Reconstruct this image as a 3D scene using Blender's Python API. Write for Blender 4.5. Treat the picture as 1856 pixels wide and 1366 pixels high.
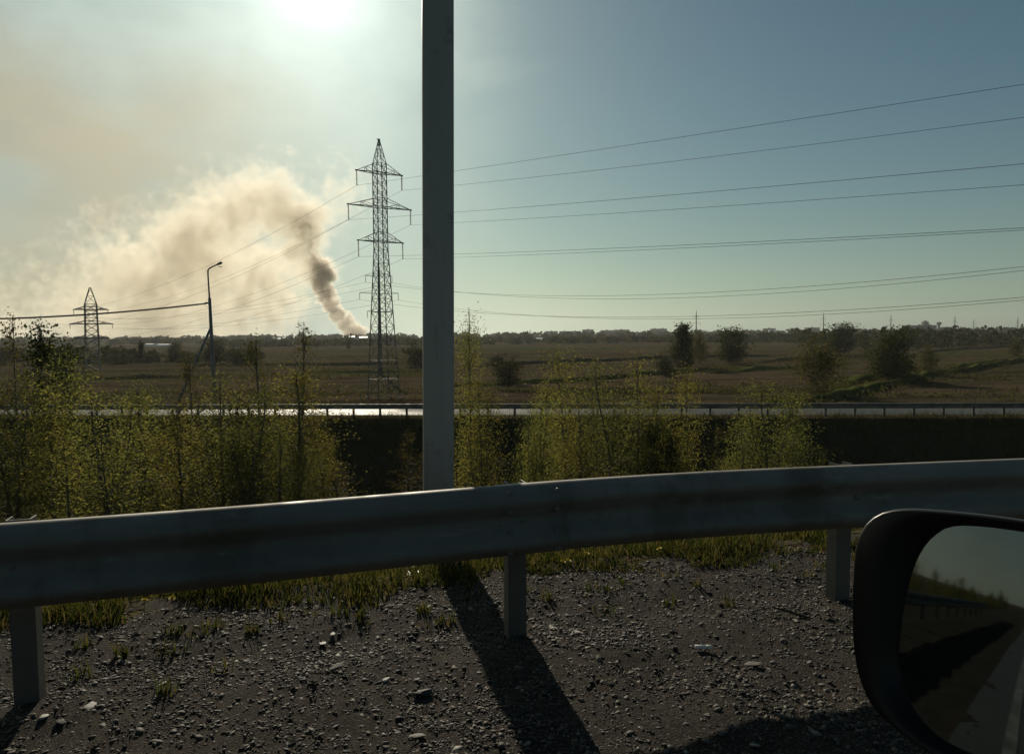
import bpy, bmesh, math, random
import numpy as np
from mathutils import Vector, Matrix, noise as mnoise

for o in list(bpy.data.objects):
    bpy.data.objects.remove(o)
SC = bpy.context.scene
COL = SC.collection
R = math.radians
rnd = random.Random(7)
rng = np.random.default_rng(7)

# ------------------------------------------------------------------ camera
F = 1402.0                       # focal length in photograph pixels (1856 wide)
PITCH = math.atan(78.0 / F)
EYE = 1.39
cam_d = bpy.data.cameras.new('camera')
cam = bpy.data.objects.new('camera', cam_d)
COL.objects.link(cam)
cam.location = (0, 0, EYE)
ROLL = R(0.55)                   # the photograph is tilted a little: the horizon rises to the right
cam.matrix_world = Matrix.Translation((0, 0, EYE)) @ Matrix.Rotation(math.pi / 2 - PITCH, 4, 'X') @ Matrix.Rotation(-ROLL, 4, 'Z')
cam_d.sensor_width = 36.0
cam_d.lens = F / 1856.0 * 36.0
cam_d.clip_start = 0.05
cam_d.clip_end = 20000
SC.camera = cam

# ------------------------------------------------------------------ world, sun, exposure
SUN_AZ = math.atan(-0.236)       # to the left of the view direction (+Y)
SUN_EL = R(23.3)
sun_dir = Vector((math.sin(SUN_AZ) * math.cos(SUN_EL), math.cos(SUN_AZ) * math.cos(SUN_EL), math.sin(SUN_EL)))

world = bpy.data.worlds.new('World')
SC.world = world
world.use_nodes = True
wt = world.node_tree
wt.nodes.clear()
def wn(t, **kw):
    n = wt.nodes.new(t)
    for k, v in kw.items():
        setattr(n, k, v)
    return n
def wmath(op, a, b=None, c=None, clamp=False):
    n = wn('ShaderNodeMath', operation=op)
    n.use_clamp = clamp
    for i, v in enumerate((a, b, c)):
        if v is None:
            continue
        if isinstance(v, (int, float)):
            n.inputs[i].default_value = v
        else:
            wt.links.new(v, n.inputs[i])
    return n.outputs[0]
def wmap(v, a, b, c=0.0, d=1.0):
    n = wn('ShaderNodeMapRange', interpolation_type='SMOOTHSTEP')
    wt.links.new(v, n.inputs[0])
    for i, x in enumerate((a, b, c, d)):
        n.inputs[1 + i].default_value = x
    return n.outputs[0]
def wmix(fac, a, b, bt='MIX'):
    n = wn('ShaderNodeMix', data_type='RGBA', blend_type=bt)
    for s, v in ((n.inputs[0], fac), (n.inputs[6], a), (n.inputs[7], b)):
        if isinstance(v, (int, float)):
            s.default_value = v
        elif isinstance(v, tuple):
            s.default_value = v
        else:
            wt.links.new(v, s)
    return n.outputs[2]
sky = wn('ShaderNodeTexSky', sky_type='NISHITA')
sky.sun_disc = False
sky.sun_elevation = SUN_EL
sky.sun_rotation = SUN_AZ
sky.altitude = 150
sky.air_density = 1.0
sky.dust_density = 0.5
sky.ozone_density = 1.3
SKY_STRENGTH = 0.05
geo = wn('ShaderNodeTexCoord')
dirv = geo.outputs['Generated']
sep = wn('ShaderNodeSeparateXYZ')
wt.links.new(dirv, sep.inputs[0])
az = wmath('ARCTAN2', sep.outputs[0], sep.outputs[1])        # 0 = straight ahead, negative = left
el = wmath('ARCSINE', sep.outputs[2])
# drifting smoke veil on the left of the sky: a broad bank of thinned smoke carried off to the left
cmb = wn('ShaderNodeCombineXYZ')
wt.links.new(az, cmb.inputs[0]); wt.links.new(wmath('MULTIPLY', el, 1.7), cmb.inputs[1])
nz = wn('ShaderNodeTexNoise', noise_dimensions='3D')
nz.inputs['Scale'].default_value = 4.2; nz.inputs['Detail'].default_value = 7; nz.inputs['Roughness'].default_value = 0.55
nz.inputs['Distortion'].default_value = 0.35
wt.links.new(cmb.outputs[0], nz.inputs['Vector'])
nz2 = wn('ShaderNodeTexNoise', noise_dimensions='3D')
nz2.inputs['Scale'].default_value = 9.0; nz2.inputs['Detail'].default_value = 6; nz2.inputs['Roughness'].default_value = 0.5
wt.links.new(cmb.outputs[0], nz2.inputs['Vector'])
azw = wmath('ADD', az, wmath('MULTIPLY', wmath('SUBTRACT', nz.outputs[0], 0.5), 0.35))
veil = wmath('MULTIPLY', wmap(azw, 0.06, -0.26), wmap(az, -2.4, -1.0))
veil = wmath('MULTIPLY', veil, wmap(el, 1.1, 0.35))
veil = wmath('MULTIPLY', veil, wmap(nz2.outputs[0], 0.34, 0.62, 0.8, 1.0))
# browner in a band at the height where the smoke levels off
band = wmath('MULTIPLY', wmap(wmath('ADD', az, wmath('MULTIPLY', wmath('SUBTRACT', nz.outputs[0], 0.5), 0.3)), -0.17, -0.40), wmap(wmath('ADD', el, wmath('MULTIPLY', wmath('SUBTRACT', nz2.outputs[0], 0.5), 0.14)), 0.36, 0.25))
brown = wmath('MULTIPLY', band, wmap(nz.outputs[0], 0.36, 0.60, 0.45, 1.0))
VEIL_GREY = (8.9, 10.2, 8.8, 1)
VEIL_BROWN = (9.5, 8.6, 6.0, 1)
veil_col = wmix(brown, VEIL_GREY, VEIL_BROWN)
vd = wn('ShaderNodeVectorMath', operation='DOT_PRODUCT')
wt.links.new(dirv, vd.inputs[0]); vd.inputs[1].default_value = sun_dir
ang = wmath('ARCCOSINE', wmath('MINIMUM', vd.outputs['Value'], 0.99999))
vs_ = wn('ShaderNodeVectorMath', operation='SCALE')
wt.links.new(veil_col, vs_.inputs[0]); wt.links.new(wmath('ADD', 0.92, wmath('MULTIPLY', wmath('EXPONENT', wmath('MULTIPLY', ang, -4.5)), 1.1)), vs_.inputs['Scale'])
veil_col = vs_.outputs[0]
sky_t = wmix(1.0, sky.outputs[0], (0.64, 0.80, 0.72, 1), 'MULTIPLY')
bw = wn('ShaderNodeRGBToBW'); wt.links.new(sky_t, bw.inputs[0])
gs = wn('ShaderNodeVectorMath', operation='SCALE'); gs.inputs[0].default_value = (0.84, 1.03, 0.90); wt.links.new(bw.outputs[0], gs.inputs['Scale'])
hzf = wmath('MULTIPLY', wmath('EXPONENT', wmath('MULTIPLY', wmath('ABSOLUTE', el), -9.0)), 0.72)
sky_t = wmix(hzf, sky_t, gs.outputs[0])
base_sky = wmix(wmath('MULTIPLY', veil, 0.86), sky_t, veil_col)
# aureole of the hazy sun
g1 = wmath('MULTIPLY', wmath('EXPONENT', wmath('MULTIPLY', ang, -23.0)), 8.0)
g2 = wmath('MULTIPLY', wmath('EXPONENT', wmath('MULTIPLY', ang, -7.5)), 5.0)
glow = wmath('ADD', g1, g2)
gm = wn('ShaderNodeVectorMath', operation='SCALE')
gm.inputs[0].default_value = (0.88, 1.0, 0.96)
wt.links.new(glow, gm.inputs['Scale'])
fin = wn('ShaderNodeVectorMath', operation='ADD')
wt.links.new(base_sky, fin.inputs[0]); wt.links.new(gm.outputs[0], fin.inputs[1])
bg = wn('ShaderNodeBackground')
bg.inputs['Strength'].default_value = SKY_STRENGTH
wt.links.new(fin.outputs[0], bg.inputs['Color'])
wo = wn('ShaderNodeOutputWorld')
wt.links.new(bg.outputs[0], wo.inputs['Surface'])

sun_d = bpy.data.lights.new('sun', 'SUN')
sun_d.energy = 3.9
sun_d.angle = R(0.55)
sun_d.color = (1.0, 0.89, 0.70)
sun = bpy.data.objects.new('sun', sun_d)
COL.objects.link(sun)
sun.rotation_euler = sun_dir.to_track_quat('Z', 'Y').to_euler()
sun.location = (-20, 90, 60)

vs = SC.view_settings
vs.view_transform = 'Standard'
vs.look = 'None'
vs.exposure = 0.0
vs.gamma = 1.0
vs.use_curve_mapping = False
SC.render.engine = 'CYCLES'
cy = SC.cycles
cy.max_bounces = 8
cy.diffuse_bounces = 2
cy.glossy_bounces = 3
cy.transmission_bounces = 4
cy.transparent_max_bounces = 8
cy.volume_bounces = 3
cy.use_denoising = True
cy.caustics_reflective = False
cy.caustics_refractive = False
cy.volume_max_steps = 256
cy.sample_clamp_indirect = 6

# ------------------------------------------------------------------ helpers
SP, CP = math.sin(PITCH), math.cos(PITCH)
def ray(px, py):
    dx, dy = (px - 928.0) / F, (py - 683.0) / F
    x = dx * math.cos(ROLL) - dy * math.sin(ROLL)
    y = -(dy * math.cos(ROLL) + dx * math.sin(ROLL))
    return Vector((x, CP + y * SP, -SP + y * CP))
def at(px, py, Y):
    d = ray(px, py)
    return Vector((0, 0, EYE)) + d * (Y / d.y)
def on_z(px, py, z):
    d = ray(px, py)
    return Vector((0, 0, EYE)) + d * ((z - EYE) / d.z)

RD = Vector((math.cos(R(15.8)), math.sin(R(15.8)), 0))     # along the road and guardrail
RN = Vector((-RD.y, RD.x, 0))                               # from the car over the rail
P0 = Vector((0.017, 3.4, 0))
def su(s, u, z=0.0):
    return P0 + RD * s + RN * u + Vector((0, 0, z))

def tag(o, label=None, cat=None, group=None, kind=None):
    if label: o['label'] = label
    if cat: o['category'] = cat
    if group: o['group'] = group
    if kind: o['kind'] = kind
    return o
def empty(name, loc=(0, 0, 0), rz=0.0, scale=(1, 1, 1)):
    o = bpy.data.objects.new(name, None)
    COL.objects.link(o)
    o.location = loc
    o.rotation_euler = (0, 0, rz)
    o.scale = scale
    o.empty_display_size = 0.2
    return o
def link(name, me, parent=None, loc=None):
    o = bpy.data.objects.new(name, me)
    COL.objects.link(o)
    if parent is not None:
        o.parent = parent
    if loc is not None:
        o.location = loc
    return o
def kids(o):
    return [c for c in bpy.data.objects if c.parent == o]
def copy_tree(o, parent=None, ch=None):
    c = o.copy()
    COL.objects.link(c)
    c.parent = parent
    for k in kids(o):
        copy_tree(k, c)
    return c

class MB:
    def __init__(s):
        s.v = []; s.f = []
    def add(s, vs_, fs_):
        b = len(s.v)
        s.v.extend([tuple(p) for p in vs_])
        s.f.extend([tuple(i + b for i in q) for q in fs_])
    def box(s, c, size, m=None):
        c = Vector(c); hx, hy, hz = size[0] / 2, size[1] / 2, size[2] / 2
        pts = [Vector((x, y, z)) for z in (-hz, hz) for y in (-hy, hy) for x in (-hx, hx)]
        if m is not None:
            pts = [m @ p for p in pts]
        s.add([c + p for p in pts], [(0, 2, 3, 1), (4, 5, 7, 6), (0, 1, 5, 4), (2, 6, 7, 3), (0, 4, 6, 2), (1, 3, 7, 5)])
    def bar(s, p, q, w, w2=None, n=4):
        s.tube([p, q], [w / 2, (w2 or w) / 2], n)
    def tube(s, path, rad, n=6, cap=True):
        path = [Vector(p) for p in path]
        if isinstance(rad, (int, float)):
            rad = [rad] * len(path)
        b = len(s.v)
        prev = None
        for i, p in enumerate(path):
            t = (path[min(i + 1, len(path) - 1)] - path[max(i - 1, 0)])
            if t.length < 1e-9: t = Vector((0, 0, 1))
            t.normalize()
            if prev is None:
                a = Vector((0, 0, 1)) if abs(t.z) < 0.9 else Vector((1, 0, 0))
                nx = a.cross(t).normalized()
            else:
                nx = (prev - t * prev.dot(t)).normalized()
            prev = nx
            ny = t.cross(nx)
            for k in range(n):
                an = 2 * math.pi * (k + 0.5) / n
                s.v.append(tuple(p + (nx * math.cos(an) + ny * math.sin(an)) * rad[i]))
        for i in range(len(path) - 1):
            for k in range(n):
                k2 = (k + 1) % n
                s.f.append((b + i * n + k, b + i * n + k2, b + (i + 1) * n + k2, b + (i + 1) * n + k))
        if cap:
            s.f.append(tuple(b + k for k in reversed(range(n))))
            s.f.append(tuple(b + (len(path) - 1) * n + k for k in range(n)))
    def loft(s, rings, close=True, cap0=False, cap1=False):
        b = len(s.v); n = len(rings[0])
        for r_ in rings:
            s.v.extend([tuple(p) for p in r_])
        m = n if close else n - 1
        for i in range(len(rings) - 1):
            for k in range(m):
                k2 = (k + 1) % n
                s.f.append((b + i * n + k, b + i * n + k2, b + (i + 1) * n + k2, b + (i + 1) * n + k))
        if cap0: s.f.append(tuple(b + k for k in reversed(range(n))))
        if cap1: s.f.append(tuple(b + (len(rings) - 1) * n + k for k in range(n)))
    def mesh(s, name, mat, smooth=False):
        me = bpy.data.meshes.new(name)
        me.from_pydata(s.v, [], s.f)
        me.materials.append(mat)
        if smooth:
            me.polygons.foreach_set('use_smooth', [True] * len(me.polygons))
        me.update()
        return me
    def build(s, name, mat, parent=None, smooth=False):
        return link(name, s.mesh(name, mat, smooth), parent)

def np_mesh(name, V, Q, mat, smooth=False):
    """V (n,3), Q (m,k) faces of k corners each."""
    me = bpy.data.meshes.new(name)
    V = np.asarray(V, dtype=np.float32); Q = np.asarray(Q, dtype=np.int32)
    k = Q.shape[1]
    me.vertices.add(len(V)); me.vertices.foreach_set('co', V.ravel())
    me.loops.add(Q.size); me.loops.foreach_set('vertex_index', Q.ravel())
    me.polygons.add(len(Q))
    me.polygons.foreach_set('loop_start', np.arange(0, Q.size, k, dtype=np.int32))
    me.polygons.foreach_set('loop_total', np.full(len(Q), k, dtype=np.int32))
    if smooth:
        me.polygons.foreach_set('use_smooth', np.ones(len(Q), dtype=bool))
    if mat: me.materials.append(mat)
    me.update(calc_edges=True)
    me.validate()
    return me

# ------------------------------------------------------------------ materials
class Mat:
    def __init__(s, name):
        s.m = bpy.data.materials.new(name)
        s.m.use_nodes = True
        s.t = s.m.node_tree
        s.b = s.t.nodes['Principled BSDF']
        s.o = s.t.nodes['Material Output']
    def n(s, t, **kw):
        x = s.t.nodes.new(t)
        for k, v in kw.items(): setattr(x, k, v)
        return x
    def l(s, a, b): s.t.links.new(a, b)
    def set(s, **kw):
        for k, v in kw.items():
            s.b.inputs[k.replace('_', ' ')].default_value = v
        return s
    def noise(s, scale, detail=5, rough=0.55, coord='Object', stretch=None, dist=0.0):
        tc = s.n('ShaderNodeTexCoord')
        src = tc.outputs[coord]
        if stretch:
            mp = s.n('ShaderNodeMapping')
            mp.inputs['Scale'].default_value = stretch
            s.l(src, mp.inputs[0]); src = mp.outputs[0]
        x = s.n('ShaderNodeTexNoise')
        x.inputs['Scale'].default_value = scale; x.inputs['Detail'].default_value = detail
        x.inputs['Roughness'].default_value = rough; x.inputs['Distortion'].default_value = dist
        s.l(src, x.inputs['Vector'])
        return x.outputs[0]
    def ramp(s, v, stops):
        x = s.n('ShaderNodeValToRGB')
        e = x.color_ramp.elements
        while len(e) > 1: e.remove(e[-1])
        e[0].position = stops[0][0]; e[0].color = (*stops[0][1], 1)
        for p, c in stops[1:]:
            q = e.new(p); q.color = (*c, 1)
        s.l(v, x.inputs[0])
        return x.outputs[0]
    def mix(s, fac, a, b, bt='MIX'):
        x = s.n('ShaderNodeMix', data_type='RGBA', blend_type=bt)
        for k, v in ((x.inputs[0], fac), (x.inputs[6], a), (x.inputs[7], b)):
            if isinstance(v, (int, float)): k.default_value = v
            elif isinstance(v, tuple): k.default_value = (*v, 1)
            else: s.l(v, k)
        return x.outputs[2]
    def map(s, v, a, b, c=0.0, d=1.0):
        x = s.n('ShaderNodeMapRange', interpolation_type='SMOOTHSTEP')
        s.l(v, x.inputs[0])
        for i, q in enumerate((a, b, c, d)): x.inputs[1 + i].default_value = q
        return x.outputs[0]
    def col(s, c): s.l(c, s.b.inputs['Base Color']); return s
    def bump(s, h, strength=0.4, dist=0.02):
        x = s.n('ShaderNodeBump')
        x.inputs['Strength'].default_value = strength; x.inputs['Distance'].default_value = dist
        s.l(h, x.inputs['Height']); s.l(x.outputs[0], s.b.inputs['Normal'])
        return s
    def rand(s):
        return s.n('ShaderNodeObjectInfo').outputs['Random']
    def isl(s):
        return s.n('ShaderNodeNewGeometry').outputs['Random Per Island']

def mat_simple(name, c0, c1, scale, rough=0.6, metal=0.0, bump=0.0, bscale=None, spec=0.5):
    m = Mat(name).set(Roughness=rough, Metallic=metal)
    m.b.inputs['Specular IOR Level'].default_value = spec
    m.col(m.ramp(m.noise(scale), [(0.3, c0), (0.7, c1)]))
    if bump: m.bump(m.noise(bscale or scale * 4), bump)
    return m.m

def mat_leaf(name, cols, trans=0.55):
    m = Mat(name)
    m.t.nodes.remove(m.b)
    col = m.ramp(m.isl(), [(i / max(1, len(cols) - 1), c) for i, c in enumerate(cols)])
    obr = m.ramp(m.rand(), [(0.0, (0.74, 0.82, 0.80)), (0.5, (1, 1, 1)), (1.0, (1.12, 1.0, 0.85))])
    col = m.mix(1.0, col, obr, 'MULTIPLY')
    d = m.n('ShaderNodeBsdfDiffuse'); t = m.n('ShaderNodeBsdfTranslucent'); g = m.n('ShaderNodeBsdfGlossy')
    m.l(col, d.inputs[0])
    m.l(m.mix(1.0, col, (1.1, 1.08, 0.72), 'MULTIPLY'), t.inputs[0])
    g.inputs['Roughness'].default_value = 0.5; g.inputs['Color'].default_value = (0.35, 0.35, 0.35, 1)
    a = m.n('ShaderNodeMixShader'); a.inputs[0].default_value = trans
    m.l(d.outputs[0], a.inputs[1]); m.l(t.outputs[0], a.inputs[2])
    b = m.n('ShaderNodeMixShader'); b.inputs[0].default_value = 0.015
    m.l(a.outputs[0], b.inputs[1]); m.l(g.outputs[0], b.inputs[2])
    m.l(b.outputs[0], m.o.inputs['Surface'])
    return m.m

M = {}
M['leaf_young'] = mat_leaf('leaf_young', [(0.105, 0.115, 0.038), (0.15, 0.155, 0.05), (0.19, 0.185, 0.062), (0.20, 0.178, 0.072)], 0.70)
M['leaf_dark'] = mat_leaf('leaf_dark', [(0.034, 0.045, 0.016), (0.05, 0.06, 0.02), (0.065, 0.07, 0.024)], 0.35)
M['leaf_olive'] = mat_leaf('leaf_olive', [(0.06, 0.06, 0.02), (0.09, 0.08, 0.026), (0.11, 0.09, 0.032)], 0.45)
M['leaf_far'] = mat_leaf('leaf_far', [(0.03, 0.04, 0.015), (0.045, 0.05, 0.018), (0.06, 0.058, 0.025)], 0.25)
M['grass'] = mat_leaf('grass', [(0.022, 0.034, 0.008), (0.036, 0.052, 0.011), (0.058, 0.068, 0.018), (0.085, 0.075, 0.032), (0.14, 0.115, 0.06)], 0.45)
M['bark'] = mat_simple('bark', (0.08, 0.072, 0.055), (0.16, 0.145, 0.115), 6, 0.9, bump=0.5)
M['galv'] = None

m = Mat('galvanised_steel').set(Metallic=0.0, Roughness=0.6)
m.b.inputs['Specular IOR Level'].default_value = 0.35
n1 = m.noise(1.3, 6, 0.6, stretch=(1, 1, 3)); n2 = m.noise(28, 4, 0.6); n3 = m.noise(2.2, 7, 0.7, stretch=(1.0, 1, 0.35)); n4 = m.noise(7, 6, 0.7, stretch=(0.5, 1, 2))
c = m.ramp(n1, [(0.25, (0.132, 0.125, 0.108)), (0.55, (0.185, 0.173, 0.15)), (0.8, (0.24, 0.225, 0.192))])
c = m.mix(m.map(n3, 0.46, 0.66, 0, 0.75), c, (0.10, 0.085, 0.062))
c = m.mix(m.map(n4, 0.56, 0.70, 0, 0.6), c, (0.27, 0.26, 0.235))
c = m.mix(m.map(n2, 0.62, 0.8, 0, 0.35), c, (0.11, 0.09, 0.07))
m.col(c)
m.l(m.map(n4, 0.3, 0.7, 0.5, 0.8), m.b.inputs['Roughness'])
m.bump(m.noise(4, 5, 0.6), 0.22, 0.015)
M['galv'] = m.m

m = Mat('post_steel').set(Metallic=0.4, Roughness=0.6)
c = m.ramp(m.noise(4, 6, 0.6), [(0.3, (0.10, 0.096, 0.084)), (0.7, (0.155, 0.148, 0.128))])
c = m.mix(m.map(m.noise(11, 5, 0.7), 0.6, 0.75, 0, 0.5), c, (0.09, 0.055, 0.03))
m.col(c).bump(m.noise(30), 0.1, 0.01)
M['post'] = m.m

m = Mat('painted_pillar').set(Metallic=0.1, Roughness=0.55)
c = m.ramp(m.noise(0.8, 6, 0.6, stretch=(3, 3, 0.5)), [(0.3, (0.27, 0.265, 0.24)), (0.7, (0.38, 0.37, 0.335))])
c = m.mix(m.map(m.noise(7, 6, 0.65), 0.56, 0.74, 0, 0.6), c, (0.16, 0.145, 0.12))
c = m.mix(m.map(m.noise(2.4, 7, 0.7, stretch=(6, 6, 0.5)), 0.55, 0.7, 0, 0.55), c, (0.18, 0.15, 0.115))
m.col(c).bump(m.noise(14), 0.1, 0.01)
M['pillar'] = m.m

M['pylon'] = mat_simple('pylon_steel', (0.08, 0.088, 0.088), (0.13, 0.14, 0.135), 0.7, 0.6, 0.3)
M['concrete'] = mat_simple('pole_concrete', (0.16, 0.155, 0.145), (0.24, 0.23, 0.215), 1.5, 0.85, bump=0.2)
M['insul'] = mat_simple('insulator_glass', (0.07, 0.085, 0.085), (0.11, 0.13, 0.125), 5, 0.55, spec=0.2)
M['wire'] = mat_simple('wire_metal', (0.05, 0.05, 0.05), (0.08, 0.08, 0.08), 2, 0.6, 0.3)
M['lamp'] = mat_simple('lamp_housing', (0.10, 0.10, 0.10), (0.15, 0.15, 0.15), 3, 0.5, 0.2)
M['bldg'] = mat_simple('far_facade', (0.085, 0.09, 0.092), (0.12, 0.122, 0.12), 0.02, 0.9)
M['bldg_dark'] = mat_simple('far_facade_dark', (0.06, 0.065, 0.068), (0.085, 0.087, 0.088), 0.02, 0.9)
M['white'] = mat_simple('white_cladding', (0.72, 0.72, 0.70), (0.8, 0.8, 0.78), 0.05, 0.45)
M['roof'] = mat_simple('house_roof', (0.12, 0.10, 0.09), (0.2, 0.17, 0.15), 0.4, 0.7)
M['winglass'] = mat_simple('far_window_glass', (0.03, 0.035, 0.04), (0.05, 0.055, 0.06), 0.1, 0.1)

m = Mat('asphalt').set(Roughness=0.55)
n1 = m.noise(0.35, 5, 0.6); n2 = m.noise(55, 3, 0.6)
c = m.ramp(n1, [(0.3, (0.042, 0.042, 0.043)), (0.7, (0.065, 0.064, 0.062))])
c = m.mix(0.5, c, m.ramp(n2, [(0.35, (0.02, 0.02, 0.02)), (0.7, (0.10, 0.098, 0.095))]))
m.col(c).bump(n2, 0.35, 0.01)
M['asphalt'] = m.m
m = Mat('worn_asphalt').set(Roughness=0.5)
m.b.inputs['Specular IOR Level'].default_value = 0.03
n1 = m.noise(0.5, 5, 0.6, stretch=(0.3, 2, 1))
m.col(m.ramp(n1, [(0.3, (0.06, 0.06, 0.058)), (0.7, (0.095, 0.092, 0.085))]))
m.l(m.map(n1, 0.3, 0.7, 0.42, 0.58), m.b.inputs['Roughness'])
M['asphalt2'] = m.m
M['road_paint'] = mat_simple('road_paint', (0.09, 0.09, 0.085), (0.26, 0.26, 0.25), 3, 0.8)

# gravel ground
m = Mat('gravel_ground').set(Roughness=0.95)
m.b.inputs['Specular IOR Level'].default_value = 0.08
n1 = m.noise(0.9, 6, 0.62); n2 = m.noise(38, 5, 0.7); n3 = m.noise(6, 5, 0.6)
c = m.ramp(n2, [(0.3, (0.021, 0.018, 0.014)), (0.5, (0.050, 0.042, 0.033)), (0.72, (0.10, 0.088, 0.071))])
c = m.mix(m.map(n1, 0.40, 0.66, 0, 0.75), c, m.ramp(n3, [(0.3, (0.04, 0.032, 0.023)), (0.7, (0.078, 0.062, 0.045))]))
vr = m.n('ShaderNodeTexVoronoi'); vr.inputs['Scale'].default_value = 170
tcr = m.n('ShaderNodeTexCoord'); m.l(tcr.outputs['Object'], vr.inputs['Vector'])
sb = m.n('ShaderNodeSeparateColor'); m.l(vr.outputs['Color'], sb.inputs[0])
c = m.mix(0.55, c, m.ramp(sb.outputs[0], [(0.0, (0.012, 0.010, 0.008)), (0.5, (0.035, 0.030, 0.024)), (0.85, (0.07, 0.062, 0.052)), (1.0, (0.16, 0.15, 0.13))]))
m.col(c)
vo = m.n('ShaderNodeTexVoronoi'); vo.inputs['Scale'].default_value = 95
tc = m.n('ShaderNodeTexCoord'); m.l(tc.outputs['Object'], vo.inputs['Vector'])
vo.inputs['Scale'].default_value = 210
n5 = m.noise(130, 6, 0.75)
ad = m.n('ShaderNodeMath', operation='ADD'); m.l(n5, ad.inputs[0]); m.l(vo.outputs['Distance'], ad.inputs[1])
m.bump(ad.outputs[0], 0.9, 0.006)
M['gravel'] = m.m
def mat_stone(name, stops, rough=0.75):
    m = Mat(name).set(Roughness=rough)
    m.b.inputs['Specular IOR Level'].default_value = 0.35
    r_ = m.n('ShaderNodeMath', operation='FRACT')
    a_ = m.n('ShaderNodeMath', operation='ADD'); m.l(m.isl(), a_.inputs[0]); m.l(m.rand(), a_.inputs[1])
    m.l(a_.outputs[0], r_.inputs[0])
    c = m.ramp(r_.outputs[0], stops)
    c = m.mix(0.3, c, m.ramp(m.noise(90, 4), [(0.3, (0.03, 0.027, 0.022)), (0.7, (0.16, 0.145, 0.12))]))
    m.col(c).bump(m.noise(120, 4), 0.25, 0.004)
    return m.m
M['stone'] = mat_stone('gravel_stone', [(0, (0.026, 0.0215, 0.016)), (0.6, (0.055, 0.0455, 0.034)), (0.93, (0.10, 0.087, 0.068)), (1.0, (0.27, 0.25, 0.21))])
M['stone_pale'] = mat_stone('pale_stone', [(0, (0.20, 0.19, 0.165)), (1, (0.32, 0.305, 0.27))], 0.6)
M['stone_dark'] = mat_stone('dark_stone', [(0, (0.03, 0.03, 0.03)), (1, (0.07, 0.067, 0.062))], 0.7)

# field ground: dry brown grass with greener strips lying across the view
m = Mat('field').set(Roughness=1.0)
m.b.inputs['Specular IOR Level'].default_value = 0.0
n1 = m.noise(0.011, 7, 0.62, stretch=(0.30, 1.0, 1), dist=0.6); n2 = m.noise(0.045, 7, 0.68, stretch=(0.16, 1.3, 1), dist=0.4); n3 = m.noise(1.2, 5, 0.7)
n4 = m.noise(0.20, 6, 0.7, stretch=(0.3, 1.2, 1))
c = m.ramp(n1, [(0.36, (0.055, 0.070, 0.022)), (0.44, (0.072, 0.064, 0.032)), (0.53, (0.115, 0.085, 0.055)), (0.62, (0.085, 0.060, 0.040)), (0.7, (0.065, 0.070, 0.026))])
c = m.mix(m.map(n2, 0.52, 0.62, 0, 0.8), c, (0.030, 0.025, 0.017))
c = m.mix(m.map(n2, 0.45, 0.36, 0, 0.7), c, (0.085, 0.10, 0.03))
c = m.mix(m.map(n4, 0.42, 0.64, 0, 0.5), c, (0.040, 0.035, 0.022))
c = m.mix(0.25, c, m.ramp(n3, [(0.3, (0.015, 0.015, 0.008)), (0.7, (0.07, 0.06, 0.034))]))
m.col(c).bump(n3, 1.0, 0.5)
M['field'] = m.m
M['bank'] = mat_simple('grass_bank', (0.05, 0.066, 0.018), (0.09, 0.095, 0.03), 0.6, 1.0, bump=1.0, bscale=2.5, spec=0.0)
M['bank_brown'] = mat_simple('earth_bank', (0.055, 0.045, 0.028), (0.09, 0.075, 0.045), 0.5, 1.0, bump=1.0, bscale=2.5, spec=0.0)
M['petal'] = mat_simple('dandelion_petal', (0.55, 0.42, 0.03), (0.7, 0.55, 0.05), 60, 0.7)
M['stem'] = mat_simple('flower_stem', (0.07, 0.11, 0.03), (0.1, 0.13, 0.04), 30, 0.7)
M['paper'] = mat_simple('white_paper', (0.76, 0.75, 0.72), (0.84, 0.83, 0.80), 60, 0.7)
M['cork'] = mat_simple('filter_paper', (0.72, 0.69, 0.62), (0.8, 0.77, 0.7), 80, 0.7)
M['twig'] = mat_simple('dead_twig', (0.02, 0.017, 0.014), (0.045, 0.035, 0.028), 40, 0.9)

m = Mat('car_plastic').set(Roughness=0.38)
m.b.inputs['Specular IOR Level'].default_value = 0.22
m.col(m.ramp(m.noise(40), [(0.3, (0.003, 0.003, 0.0035)), (0.7, (0.005, 0.005, 0.0055))]))
m.bump(m.noise(300, 2), 0.03, 0.002)
M['plastic'] = m.m
m = Mat('car_paint').set(Roughness=0.28, Metallic=0.0)
m.b.inputs['Coat Weight'].default_value = 0.6
m.col(m.ramp(m.noise(2), [(0.3, (0.010, 0.011, 0.013)), (0.7, (0.014, 0.015, 0.018))]))
M['paint'] = m.m
m = Mat('mirror_glass').set(Roughness=0.03, Metallic=1.0)
m.col(m.ramp(m.noise(3), [(0.3, (0.17, 0.195, 0.19)), (0.7, (0.19, 0.215, 0.21))]))
M['mirror'] = m.m
M['rubber'] = mat_simple('tyre_rubber', (0.015, 0.015, 0.015), (0.025, 0.025, 0.025), 10, 0.85)
M['alloy'] = mat_simple('wheel_alloy', (0.3, 0.3, 0.31), (0.4, 0.4, 0.41), 8, 0.35, 0.8)

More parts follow.
